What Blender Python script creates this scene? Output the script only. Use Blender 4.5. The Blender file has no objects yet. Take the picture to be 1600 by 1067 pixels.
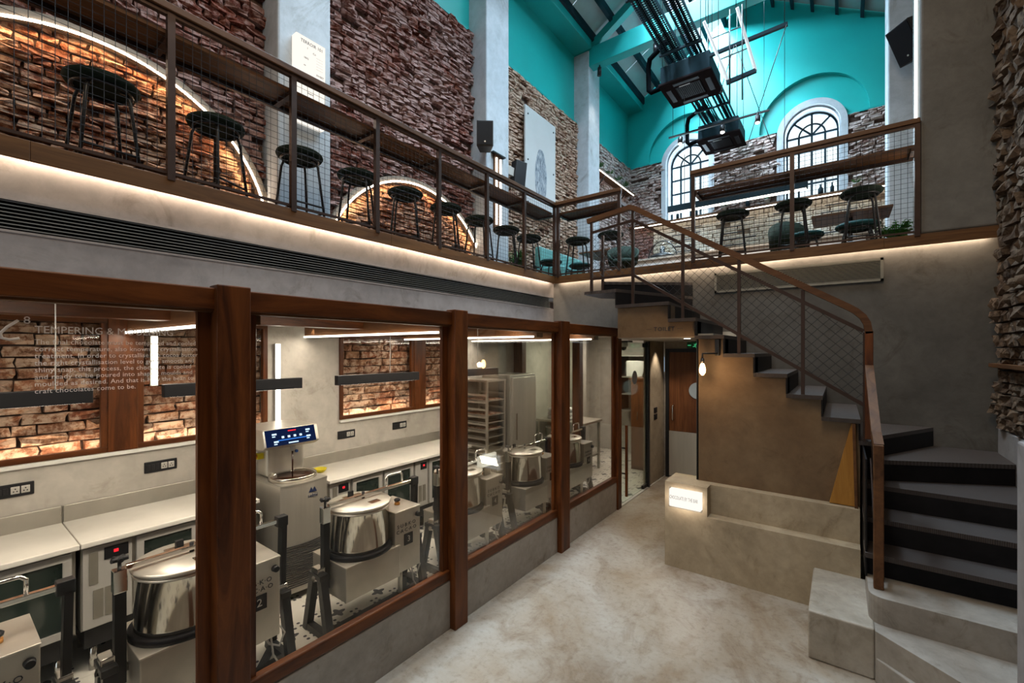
import bpy, bmesh, math, random
from mathutils import Vector, Matrix
from mathutils.geometry import tessellate_polygon
random.seed(7)
PI = math.pi
scene = bpy.context.scene
COL = scene.collection

# ------------------------------------------------------------------ camera, world, exposure, daylight
TH = math.atan(514 / 688.0)
cam_data = bpy.data.cameras.new('camera')
cam = bpy.data.objects.new('camera', cam_data)
COL.objects.link(cam)
cam.location = (0, 0, 2.15)
cam.rotation_euler = (PI / 2, 0, TH)
cam_data.sensor_width = 36.0
cam_data.lens = 36.0 * 688 / 1600
cam_data.shift_y = 14.0 / 1600
cam_data.clip_start = 0.05
cam_data.clip_end = 200
scene.camera = cam

scene.view_settings.view_transform = 'Standard'
scene.view_settings.look = 'None'
scene.view_settings.gamma = 1.0
scene.view_settings.exposure = 0.0
scene.view_settings.use_curve_mapping = False
try:
    scene.cycles.use_denoising = True
    scene.cycles.max_bounces = 8
    scene.cycles.diffuse_bounces = 4
    scene.cycles.transparent_max_bounces = 24
    scene.cycles.sample_clamp_indirect = 4.0
    scene.cycles.caustics_reflective = False
    scene.cycles.caustics_refractive = False
except Exception:
    pass

world = bpy.data.worlds.new('daylight_sky')
scene.world = world
world.use_nodes = True
_bg = world.node_tree.nodes['Background']
_bg.inputs[0].default_value = (0.88, 0.96, 1.0, 1)
_bg.inputs[1].default_value = 1.35


def area(name, loc, direction, sx, sy, power, color):
    d = bpy.data.lights.new(name, 'AREA')
    d.shape = 'RECTANGLE'
    d.size, d.size_y = sx, sy
    d.energy = power
    d.color = color
    o = bpy.data.objects.new(name, d)
    COL.objects.link(o)
    o.location = loc
    o.rotation_euler = Vector(direction).to_track_quat('-Z', 'Y').to_euler()
    return o


def area_along(name, a, b, down, width, power, color):
    """thin lamp strip from a to b, shining along 'down'"""
    a, b = Vector(a), Vector(b)
    x = (b - a).normalized()
    z = -Vector(down).normalized()
    y = z.cross(x).normalized()
    z = x.cross(y).normalized()
    d = bpy.data.lights.new(name, 'AREA')
    d.shape = 'RECTANGLE'
    d.size, d.size_y = (b - a).length, width
    d.energy = power
    d.color = color
    o = bpy.data.objects.new(name, d)
    COL.objects.link(o)
    m = Matrix((x, y, z)).transposed().to_4x4()
    m.translation = (a + b) / 2
    o.matrix_world = m
    return o


def spot(name, loc, target, power, color, angle=60, blend=0.5, r=0.03):
    d = bpy.data.lights.new(name, 'SPOT')
    d.energy = power
    d.color = color
    d.spot_size = math.radians(angle)
    d.spot_blend = blend
    d.shadow_soft_size = r
    o = bpy.data.objects.new(name, d)
    COL.objects.link(o)
    o.location = loc
    o.rotation_euler = (Vector(target) - Vector(loc)).to_track_quat('-Z', 'Y').to_euler()
    return o


def point(name, loc, power, color, r=0.03):
    d = bpy.data.lights.new(name, 'POINT')
    d.energy = power
    d.color = color
    d.shadow_soft_size = r
    o = bpy.data.objects.new(name, d)
    COL.objects.link(o)
    o.location = loc
    return o


COOL = (0.66, 0.84, 1.0)
WARM = (1.0, 0.80, 0.58)
WARM2 = (1.0, 0.86, 0.71)
# daylight through the roof glazing and the tall windows
area_along('skylight_daylight', (-2.55, 3.0, 10.9), (-2.55, 11.3, 10.9), (-0.1, 0.40, -1), 1.0, 3600, COOL)
area_along('skylight_daylight_right', (-0.35, 2.0, 10.7), (-0.35, 8.0, 10.7), (-0.40, 0.45, -1), 1.0, 1100, COOL)
area('hall_warm_fill', (-0.5, 0.8, 7.6), (-0.05, 0.25, -1), 1.6, 3.0, 150, (1.0, 0.78, 0.52))  # added warm fill over the hall, neither daylight nor a lamp fixture
area_along('skylight_daylight_far', (-3.3, 7.0, 10.7), (-3.3, 11.4, 10.7), (0.6, 0.45, -0.7), 1.0, 1800, COOL)
area('left_window_daylight', (-3.25, 12.42, 6.85), (0.0, -1, -0.05), 1.5, 2.8, 300, COOL)
area('right_window_daylight', (-0.54, 12.42, 6.85), (0.0, -1, -0.05), 1.5, 2.8, 300, COOL)

# ------------------------------------------------------------------ materials
MATS = {}


def nt(name):
    m = bpy.data.materials.new(name)
    m.use_nodes = True
    t = m.node_tree
    for n in list(t.nodes):
        t.nodes.remove(n)
    out = t.nodes.new('ShaderNodeOutputMaterial')
    MATS[name] = m
    return m, t, out


def N(t, kind, **kw):
    n = t.nodes.new(kind)
    for k, v in kw.items():
        setattr(n, k, v)
    return n


def ramp(t, fac, stops):
    r = N(t, 'ShaderNodeValToRGB')
    e = r.color_ramp.elements
    while len(e) < len(stops):
        e.new(0.5)
    for i, (p, c) in enumerate(stops):
        e[i].position = p
        e[i].color = (c[0], c[1], c[2], 1)
    t.links.new(fac, r.inputs[0])
    return r.outputs[0]


def noise(t, scale, detail=4, rough=0.55, stretch=(1, 1, 1), dist=0.0):
    tc = N(t, 'ShaderNodeTexCoord')
    mp = N(t, 'ShaderNodeMapping')
    mp.inputs['Scale'].default_value = stretch
    t.links.new(tc.outputs['Object'], mp.inputs[0])
    n = N(t, 'ShaderNodeTexNoise')
    n.inputs['Scale'].default_value = scale
    n.inputs['Detail'].default_value = detail
    n.inputs['Roughness'].default_value = rough
    n.inputs['Distortion'].default_value = dist
    t.links.new(mp.outputs[0], n.inputs['Vector'])
    return n.outputs['Fac']


def principled(t, out, rough=0.5, metal=0.0, spec=0.5):
    b = N(t, 'ShaderNodeBsdfPrincipled')
    b.inputs['Roughness'].default_value = rough
    b.inputs['Metallic'].default_value = metal
    b.inputs['Specular IOR Level'].default_value = spec
    t.links.new(b.outputs[0], out.inputs[0])
    return b


def bump(t, b, fac, strength, dist=0.01):
    n = N(t, 'ShaderNodeBump')
    n.inputs['Strength'].default_value = strength
    n.inputs['Distance'].default_value = dist
    t.links.new(fac, n.inputs['Height'])
    t.links.new(n.outputs[0], b.inputs['Normal'])


def mix(t, fac, a, b_, blend='MIX'):
    m = N(t, 'ShaderNodeMix', data_type='RGBA', blend_type=blend)
    if isinstance(fac, (int, float)):
        m.inputs[0].default_value = fac
    else:
        t.links.new(fac, m.inputs[0])
    for s, v in ((6, a), (7, b_)):
        if isinstance(v, tuple):
            m.inputs[s].default_value = (v[0], v[1], v[2], 1)
        else:
            t.links.new(v, m.inputs[s])
    return m.outputs[2]


def mat_plain(name, col, rough=0.5, metal=0.0, var=0.18, scale=6.0, bmp=0.0, spec=0.5, stretch=(1, 1, 1)):
    m, t, out = nt(name)
    b = principled(t, out, rough, metal, spec)
    f = noise(t, scale, 5, 0.6, stretch)
    lo = tuple(c * (1 - var) for c in col)
    hi = tuple(min(1, c * (1 + var)) for c in col)
    t.links.new(ramp(t, f, [(0.3, lo), (0.7, hi)]), b.inputs['Base Color'])
    if bmp:
        bump(t, b, noise(t, scale * 6, 6, 0.6, stretch), bmp)
    return m


def mat_concrete(name, c0, c1, c2, rough=0.65, scale=0.9, bmp=0.12, streak=(1, 1, 1)):
    m, t, out = nt(name)
    b = principled(t, out, rough, 0, 0.35)
    big = noise(t, scale, 6, 0.62, streak, 0.6)
    fine = noise(t, scale * 9, 8, 0.7, streak, 0.3)
    base = ramp(t, big, [(0.30, c0), (0.5, c1), (0.72, c2)])
    f2 = ramp(t, fine, [(0.25, (0.74, 0.74, 0.74)), (0.62, (1.0, 1.0, 1.0))])
    st_ = noise(t, scale * 2.6, 9, 0.72, (1, 1, 0.8), 1.6)
    f3 = ramp(t, st_, [(0.30, (0.62, 0.58, 0.53)), (0.44, (1, 1, 1)), (0.72, (1, 1, 1)), (0.80, (1.12, 1.11, 1.10))])
    c_ = mix(t, 1.0, base, f2, 'MULTIPLY')
    t.links.new(mix(t, 0.85, c_, f3, 'MULTIPLY'), b.inputs['Base Color'])
    bump(t, b, fine, bmp, 0.006)
    return m


def mat_wood(name, stretch, dark, light, rough=0.38):
    m, t, out = nt(name)
    b = principled(t, out, rough, 0, 0.25)
    g = noise(t, 9, 8, 0.65, stretch, 1.2)
    g2 = noise(t, 1.6, 3, 0.5, stretch, 0.2)
    c = ramp(t, g, [(0.32, dark), (0.66, light)])
    c2 = ramp(t, g2, [(0.3, (0.72, 0.72, 0.72)), (0.7, (1.1, 1.1, 1.1))])
    t.links.new(mix(t, 1.0, c, c2, 'MULTIPLY'), b.inputs['Base Color'])
    bump(t, b, g, 0.08, 0.003)
    return m


def mat_brick(name, cols, rough=0.9, wash=(0.42, 0.33, 0.31), amount=0.45, bmp=0.7):
    m, t, out = nt(name)
    b = principled(t, out, rough, 0, 0.2)
    oi = N(t, 'ShaderNodeObjectInfo')
    ge = N(t, 'ShaderNodeNewGeometry')
    ad = N(t, 'ShaderNodeMath', operation='ADD')
    t.links.new(oi.outputs['Random'], ad.inputs[0])
    t.links.new(ge.outputs['Random Per Island'], ad.inputs[1])
    fr = N(t, 'ShaderNodeMath', operation='FRACT')
    t.links.new(ad.outputs[0], fr.inputs[0])
    base = ramp(t, fr.outputs[0], [(i / max(1, len(cols) - 1), c) for i, c in enumerate(cols)])
    # grain follows the wall, not the single brick
    n = N(t, 'ShaderNodeTexNoise')
    n.inputs['Scale'].default_value = 17
    n.inputs['Detail'].default_value = 8
    n.inputs['Roughness'].default_value = 0.7
    t.links.new(ge.outputs['Position'], n.inputs['Vector'])
    n2 = N(t, 'ShaderNodeTexNoise')
    n2.inputs['Scale'].default_value = 2.1
    n2.inputs['Detail'].default_value = 5
    t.links.new(ge.outputs['Position'], n2.inputs['Vector'])
    s = N(t, 'ShaderNodeMath', operation='MULTIPLY_ADD')
    t.links.new(n2.outputs['Fac'], s.inputs[0])
    s.inputs[1].default_value = 0.6
    t.links.new(n.outputs['Fac'], s.inputs[2])
    k = ramp(t, s.outputs[0], [(0.92 - amount * 0.5, (0, 0, 0)), (1.02 - amount * 0.4, (1, 1, 1))])
    c = mix(t, k, base, wash)
    dk = ramp(t, n.outputs['Fac'], [(0.28, (0.35, 0.33, 0.32)), (0.5, (1, 1, 1))])
    t.links.new(mix(t, 1.0, c, dk, 'MULTIPLY'), b.inputs['Base Color'])
    bump(t, b, n.outputs['Fac'], bmp, 0.03)
    return m


def mat_emit(name, col, strength):
    m, t, out = nt(name)
    e = N(t, 'ShaderNodeEmission')
    e.inputs[0].default_value = (col[0], col[1], col[2], 1)
    e.inputs[1].default_value = strength
    t.links.new(e.outputs[0], out.inputs[0])
    return m


def mat_glass(name, tint=(0.97, 0.98, 0.97), refl=1.0):
    m, t, out = nt(name)
    tr = N(t, 'ShaderNodeBsdfTransparent')
    tr.inputs[0].default_value = (tint[0], tint[1], tint[2], 1)
    gl = N(t, 'ShaderNodeBsdfGlossy')
    gl.inputs['Roughness'].default_value = 0.02
    fr = N(t, 'ShaderNodeFresnel')
    fr.inputs[0].default_value = 1.33
    mu = N(t, 'ShaderNodeMath', operation='MULTIPLY')
    t.links.new(fr.outputs[0], mu.inputs[0])
    mu.inputs[1].default_value = refl
    mx = N(t, 'ShaderNodeMixShader')
    t.links.new(mu.outputs[0], mx.inputs[0])
    t.links.new(tr.outputs[0], mx.inputs[1])
    t.links.new(gl.outputs[0], mx.inputs[2])
    t.links.new(mx.outputs[0], out.inputs[0])
    return m


WD, WL = (0.036, 0.0095, 0.003), (0.155, 0.047, 0.011)
mat_wood('wood_x', (0.12, 1, 1), WD, WL)
mat_wood('wood_y', (1, 0.12, 1), WD, WL)
mat_wood('wood_z', (1, 1, 0.12), WD, WL)
mat_wood('oak_x', (0.1, 1, 1), (0.065, 0.026, 0.010), (0.155, 0.067, 0.025), 0.5)
mat_wood('oak_y', (1, 0.1, 1), (0.065, 0.026, 0.010), (0.155, 0.067, 0.025), 0.5)
mat_wood('fascia_x', (0.1, 1, 1), (0.065, 0.026, 0.008), (0.17, 0.075, 0.024), 0.5)
mat_wood('fascia_y', (1, 0.1, 1), (0.065, 0.026, 0.008), (0.17, 0.075, 0.024), 0.5)
mat_wood('amber_wood', (1, 1, 0.15), (0.30, 0.13, 0.02), (0.5, 0.25, 0.05), 0.45)
mat_wood('door_wood', (1, 1, 0.08), (0.08, 0.026, 0.010), (0.22, 0.085, 0.03), 0.4)
mat_concrete('plaster_grey', (0.205, 0.182, 0.176), (0.265, 0.238, 0.230), (0.325, 0.295, 0.286), 0.7, 0.8, 0.10)
mat_concrete('plaster_warm', (0.19, 0.165, 0.135), (0.26, 0.225, 0.185), (0.33, 0.29, 0.24), 0.6, 0.9, 0.10)
mat_concrete('plaster_dark', (0.085, 0.077, 0.069), (0.125, 0.113, 0.101), (0.175, 0.162, 0.148), 0.6, 0.9, 0.16)
mat_concrete('plaster_kitchen', (0.42, 0.39, 0.34), (0.50, 0.465, 0.41), (0.56, 0.53, 0.475), 0.6, 0.7, 0.06)
mat_concrete('plaster_brown', (0.105, 0.065, 0.034), (0.16, 0.102, 0.056), (0.21, 0.145, 0.085), 0.6, 0.8, 0.12)
mat_concrete('plaster_white', (0.37, 0.41, 0.46), (0.45, 0.49, 0.53), (0.51, 0.55, 0.59), 0.7, 0.6, 0.05)
mat_concrete('curb_plaster', (0.22, 0.195, 0.17), (0.30, 0.27, 0.24), (0.36, 0.335, 0.305), 0.55, 1.3, 0.08)
mat_concrete('bench_plaster', (0.30, 0.24, 0.165), (0.42, 0.345, 0.245), (0.51, 0.435, 0.325), 0.5, 1.1, 0.08)
mat_concrete('bench_top', (0.26, 0.225, 0.18), (0.36, 0.32, 0.27), (0.44, 0.41, 0.37), 0.45, 1.6, 0.06)
mat_plain('mortar', (0.075, 0.045, 0.035), 0.95, 0, 0.4, 9, 0.6)
mat_plain('mortar_tan', (0.20, 0.145, 0.10), 0.95, 0, 0.35, 9, 0.6)
mat_brick('brick_red', [(0.085, 0.022, 0.014), (0.19, 0.052, 0.030), (0.12, 0.034, 0.024), (0.25, 0.095, 0.065), (0.17, 0.055, 0.042), (0.30, 0.185, 0.16)], wash=(0.33, 0.215, 0.195), amount=0.42)
mat_brick('brick_tan', [(0.30, 0.17, 0.11), (0.36, 0.23, 0.16), (0.22, 0.09, 0.06), (0.40, 0.26, 0.19)], wash=(0.48, 0.35, 0.27), amount=0.5)
mat_brick('brick_kitchen', [(0.26, 0.09, 0.05), (0.36, 0.15, 0.085), (0.30, 0.14, 0.08), (0.42, 0.22, 0.135), (0.23, 0.095, 0.055)], wash=(0.56, 0.39, 0.30), amount=0.36)
mat_brick('brick_arch', [(0.15, 0.05, 0.028), (0.24, 0.09, 0.045), (0.19, 0.07, 0.04), (0.28, 0.13, 0.08)], wash=(0.36, 0.24, 0.17), amount=0.38, bmp=1.0)
mat_brick('brick_far', [(0.20, 0.09, 0.07), (0.30, 0.17, 0.14), (0.38, 0.28, 0.25), (0.16, 0.07, 0.06)], wash=(0.5, 0.42, 0.40), amount=0.5)
mat_brick('stone_brown', [(0.065, 0.038, 0.023), (0.09, 0.055, 0.035), (0.12, 0.073, 0.048), (0.075, 0.048, 0.033)], wash=(0.16, 0.11, 0.075), amount=0.4, bmp=1.0)
mat_brick('brick_cream', [(0.62, 0.54, 0.42), (0.70, 0.62, 0.50), (0.58, 0.50, 0.39)], wash=(0.74, 0.67, 0.56), amount=0.5, bmp=0.2)
mat_plain('teal', (0.010, 0.40, 0.385), 0.40, 0, 0.08, 0.9, 0.03)
mat_plain('teal_beam', (0.008, 0.34, 0.33), 0.45, 0, 0.10, 2.0, 0.02)
mat_plain('roof_sheet', (0.46, 0.48, 0.50), 0.6, 0, 0.15, 1.2)
mat_plain('purlin', (0.015, 0.030, 0.040), 0.6, 0, 0.15, 3, 0, 0.05)
mat_plain('steel', (0.66, 0.62, 0.55), 0.34, 0.75, 0.08, 8, 0.02, 0.5, (1, 1, 0.1))
mat_plain('steel_matt', (0.54, 0.515, 0.46), 0.40, 0.82, 0.08, 6, 0.03)
mat_plain('steel_polished', (0.72, 0.68, 0.61), 0.10, 1.0, 0.03, 6)
mat_plain('chrome', (0.82, 0.80, 0.77), 0.12, 1.0, 0.02, 6)
mat_plain('black_metal', (0.018, 0.018, 0.02), 0.42, 0.4, 0.2, 9)
mat_plain('stand_black', (0.035, 0.036, 0.038), 0.38, 0.5, 0.2, 9)
mat_plain('bronze_steel', (0.045, 0.024, 0.017), 0.45, 0.6, 0.2, 9)
mat_plain('black_plastic', (0.010, 0.010, 0.012), 0.5, 0, 0.1, 9, 0, 0.3)
mat_plain('rubber', (0.008, 0.008, 0.010), 0.5, 0, 0.1, 9, 0, 0.12)
mat_plain('white_plastic', (0.75, 0.74, 0.70), 0.4, 0, 0.03, 9)
mat_plain('frame_grey', (0.55, 0.53, 0.49), 0.4, 0.3, 0.05, 9)
mat_plain('marble', (0.74, 0.71, 0.64), 0.25, 0, 0.08, 3, 0.0)
mat_plain('bar_stone', (0.62, 0.64, 0.67), 0.5, 0, 0.15, 4)
mat_plain('seat_green', (0.016, 0.026, 0.020), 0.8, 0, 0.2, 30, 0.2, 0.08)
mat_plain('seat_teal', (0.012, 0.045, 0.045), 0.7, 0, 0.15, 30, 0.15, 0.1)
mat_plain('sofa_teal', (0.10, 0.30, 0.29), 0.7, 0, 0.1, 20, 0.15)
def mat_tread():
    m, t, out = nt('tread_metal')
    b = principled(t, out, 0.45, 0.4, 0.4)
    tc = N(t, 'ShaderNodeTexCoord')
    hs = []
    for ang in (0.785, -0.785):
        mp = N(t, 'ShaderNodeMapping')
        mp.inputs['Rotation'].default_value = (0, 0, ang)
        t.links.new(tc.outputs['Object'], mp.inputs[0])
        w = N(t, 'ShaderNodeTexWave')
        w.inputs['Scale'].default_value = 40
        t.links.new(mp.outputs[0], w.inputs['Vector'])
        hs.append(w.outputs['Fac'])
    mn = N(t, 'ShaderNodeMath', operation='MULTIPLY')
    t.links.new(hs[0], mn.inputs[0])
    t.links.new(hs[1], mn.inputs[1])
    t.links.new(ramp(t, mn.outputs[0], [(0.2, (0.060, 0.048, 0.044)), (0.7, (0.105, 0.086, 0.080))]), b.inputs['Base Color'])
    bump(t, b, mn.outputs[0], 0.5, 0.006)


mat_tread()
mat_plain('riser_black', (0.009, 0.008, 0.009), 0.6, 0, 0.3, 10, 0, 0.15)
mat_plain('grille_slat', (0.15, 0.16, 0.16), 0.5, 0.3, 0.1, 9)
mat_plain('grille_tan', (0.24, 0.22, 0.18), 0.5, 0.3, 0.1, 9)
mat_plain('void_black', (0.006, 0.006, 0.006), 0.9, 0, 0.1, 9)
mat_plain('cassette_grey', (0.018, 0.014, 0.015), 0.6, 0, 0.1, 9, 0, 0.0)
mat_plain('cassette_case', (0.010, 0.024, 0.032), 0.6, 0, 0.15, 5, 0, 0.05)
mat_plain('poster_board', (0.44, 0.44, 0.44), 0.6, 0, 0.05, 2)
mat_plain('ink', (0.02, 0.025, 0.035), 0.7, 0, 0.1, 9)
mat_plain('vinyl_white', (0.80, 0.74, 0.72), 0.6, 0, 0.02, 9)
mat_plain('leaf', (0.035, 0.16, 0.022), 0.5, 0, 0.4, 12)
mat_plain('pot_white', (0.62, 0.62, 0.60), 0.5, 0, 0.05, 9)
mat_plain('chocolate', (0.035, 0.010, 0.004), 0.2, 0, 0.1, 9)
mat_plain('yellow_plastic', (0.75, 0.62, 0.02), 0.4, 0, 0.05, 9)
mat_plain('red_plastic', (0.5, 0.02, 0.01), 0.4, 0, 0.05, 9)
mat_plain('orange_plastic', (0.6, 0.24, 0.02), 0.4, 0, 0.05, 9)
mat_plain('blue_plastic', (0.02, 0.10, 0.38), 0.4, 0, 0.05, 9)
mat_plain('logo_navy', (0.01, 0.02, 0.07), 0.5, 0, 0.05, 9)
mat_plain('green_sign', (0.01, 0.12, 0.04), 0.5, 0, 0.05, 9)
mat_plain('fridge_glass', (0.02, 0.03, 0.025), 0.08, 0.0, 0.3, 2, 0, 0.8)
mat_plain('linen', (0.70, 0.68, 0.70), 0.8, 0, 0.08, 12, 0.2)
mat_plain('cable_black', (0.004, 0.005, 0.006), 0.7, 0, 0.1, 9, 0, 0.0)
mat_plain('cable_grey', (0.35, 0.34, 0.33), 0.5, 0, 0.1, 9)
mat_plain('ceiling_white', (0.72, 0.70, 0.64), 0.7, 0, 0.03, 2)
mat_plain('mirror_disc', (0.45, 0.53, 0.58), 0.25, 0.3, 0.05, 4)
mat_glass('glass', (0.97, 0.98, 0.97), 0.35)
mat_glass('glass_green', (0.90, 0.95, 0.91), 0.5)
mat_glass('window_glass', (0.98, 1.0, 1.0), 0.4)
mat_emit('glow_warm', (1.0, 0.80, 0.56), 9.0)
mat_emit('glow_arch', (1.0, 0.78, 0.58), 16.0)
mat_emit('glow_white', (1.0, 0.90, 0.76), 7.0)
mat_emit('glow_sign', (1.0, 0.94, 0.84), 1.1)
mat_emit('glow_panel', (1.0, 0.93, 0.74), 0.75)
mat_emit('glow_bulb', (1.0, 0.62, 0.26), 14.0)
mat_emit('glow_soft', (0.85, 0.93, 1.0), 0.7)
mat_emit('glow_spot', (1.0, 0.95, 0.85), 12.0)
mat_emit('glow_red', (1.0, 0.02, 0.03), 1.6)
mat_emit('glow_blue', (0.05, 0.25, 0.9), 1.0)
mat_emit('glow_text', (0.6, 0.8, 1.0), 1.6)
mat_emit('screen', (0.005, 0.012, 0.05), 1.0)
mat_emit('glow_green', (0.1, 0.9, 0.35), 0.5)


def mat_floor():
    m, t, out = nt('floor_concrete')
    b = principled(t, out, 0.42, 0, 0.4)
    big = noise(t, 0.75, 8, 0.62, (1, 1, 1), 0.9)
    mid = noise(t, 3.0, 8, 0.7, (1, 0.7, 1), 1.2)
    fine = noise(t, 22, 8, 0.7)
    c = ramp(t, big, [(0.30, (0.205, 0.140, 0.082)), (0.45, (0.295, 0.249, 0.198)), (0.66, (0.38, 0.357, 0.326))])
    st = ramp(t, mid, [(0.30, (0.50, 0.38, 0.28)), (0.50, (1, 1, 1))])
    c = mix(t, 0.75, c, st, 'MULTIPLY')
    sp = ramp(t, fine, [(0.28, (0.7, 0.66, 0.62)), (0.5, (1, 1, 1))])
    c = mix(t, 1.0, c, sp, 'MULTIPLY')
    t.links.new(c, b.inputs['Base Color'])
    rr = ramp(t, mid, [(0.3, (0.35, 0.35, 0.35)), (0.7, (0.55, 0.55, 0.55))])
    t.links.new(rr, b.inputs['Roughness'])
    bump(t, b, fine, 0.06, 0.004)


mat_floor()


def mat_tile():
    """cream cement tile with a printed black cross every second corner and four dots in each middle"""
    m, t, out = nt('cement_tile')
    b = principled(t, out, 0.4, 0, 0.4)
    ge = N(t, 'ShaderNodeNewGeometry')
    sp = N(t, 'ShaderNodeSeparateXYZ')
    t.links.new(ge.outputs['Position'], sp.inputs[0])

    def M(op, a, c=None, d=None):
        n = N(t, 'ShaderNodeMath', operation=op)
        for i, v in enumerate((a, c, d)):
            if v is None:
                continue
            if isinstance(v, (int, float)):
                n.inputs[i].default_value = v
            else:
                t.links.new(v, n.inputs[i])
        return n.outputs[0]
    P = 0.39

    def wrap(v, off, per):
        w = M('WRAP', M('ADD', v, off), per / 2, -per / 2)
        return M('ABSOLUTE', w)
    cx, cy = wrap(sp.outputs[0], 3.306, P), wrap(sp.outputs[1], -2.04, P)
    # cross: petals = two stretched ellipses
    e1 = M('ADD', M('POWER', M('DIVIDE', cx, 0.064), 2.0), M('POWER', M('DIVIDE', cy, 0.024), 2.0))
    e2 = M('ADD', M('POWER', M('DIVIDE', cx, 0.024), 2.0), M('POWER', M('DIVIDE', cy, 0.064), 2.0))
    cross = M('LESS_THAN', M('MINIMUM', e1, e2), 1.0)
    dx, dy = wrap(sp.outputs[0], 3.306 + 0.0975, P / 2), wrap(sp.outputs[1], -2.04 + 0.0975, P / 2)
    f1 = M('ADD', M('POWER', M('DIVIDE', M('SUBTRACT', dx, 0.024), 0.013), 2.0), M('POWER', M('DIVIDE', M('SUBTRACT', dy, 0.024), 0.013), 2.0))
    dots = M('LESS_THAN', f1, 1.0)
    fac = M('MAXIMUM', cross, dots)
    t.links.new(mix(t, fac, (0.66, 0.63, 0.56), (0.045, 0.045, 0.05)), b.inputs['Base Color'])


mat_tile()


def mat_pod():
    """printed drawing on the board: streaky grey ink"""
    m, t, out = nt('pod_print')
    b = principled(t, out, 0.7, 0, 0.2)
    f = noise(t, 26, 8, 0.75, (1, 1, 0.25), 0.8)
    t.links.new(ramp(t, f, [(0.36, (0.03, 0.04, 0.055)), (0.50, (0.22, 0.25, 0.29)), (0.62, (0.42, 0.43, 0.44))]), b.inputs['Base Color'])


mat_pod()


def mat_perf():
    """perforated dark tray: regular small holes in the sheet"""
    m, t, out = nt('perforated_tray')
    tc = N(t, 'ShaderNodeTexCoord')
    v = N(t, 'ShaderNodeTexVoronoi', voronoi_dimensions='2D')
    v.inputs['Scale'].default_value = 20
    v.inputs['Randomness'].default_value = 0.0
    t.links.new(tc.outputs['Object'], v.inputs['Vector'])
    lt = N(t, 'ShaderNodeMath', operation='LESS_THAN')
    t.links.new(v.outputs['Distance'], lt.inputs[0])
    lt.inputs[1].default_value = 0.36
    b = N(t, 'ShaderNodeBsdfPrincipled')
    b.inputs['Base Color'].default_value = (0.02, 0.035, 0.045, 1)
    b.inputs['Roughness'].default_value = 0.6
    b.inputs['Specular IOR Level'].default_value = 0.0
    tr = N(t, 'ShaderNodeBsdfTransparent')
    mx = N(t, 'ShaderNodeMixShader')
    t.links.new(lt.outputs[0], mx.inputs[0])
    t.links.new(b.outputs[0], mx.inputs[1])
    t.links.new(tr.outputs[0], mx.inputs[2])
    t.links.new(mx.outputs[0], out.inputs[0])


mat_perf()

# ------------------------------------------------------------------ mesh helpers


def chain_loc(p):
    v = Vector((0, 0, 0))
    while p is not None:
        v += p.location
        p = p.parent
    return v


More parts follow.
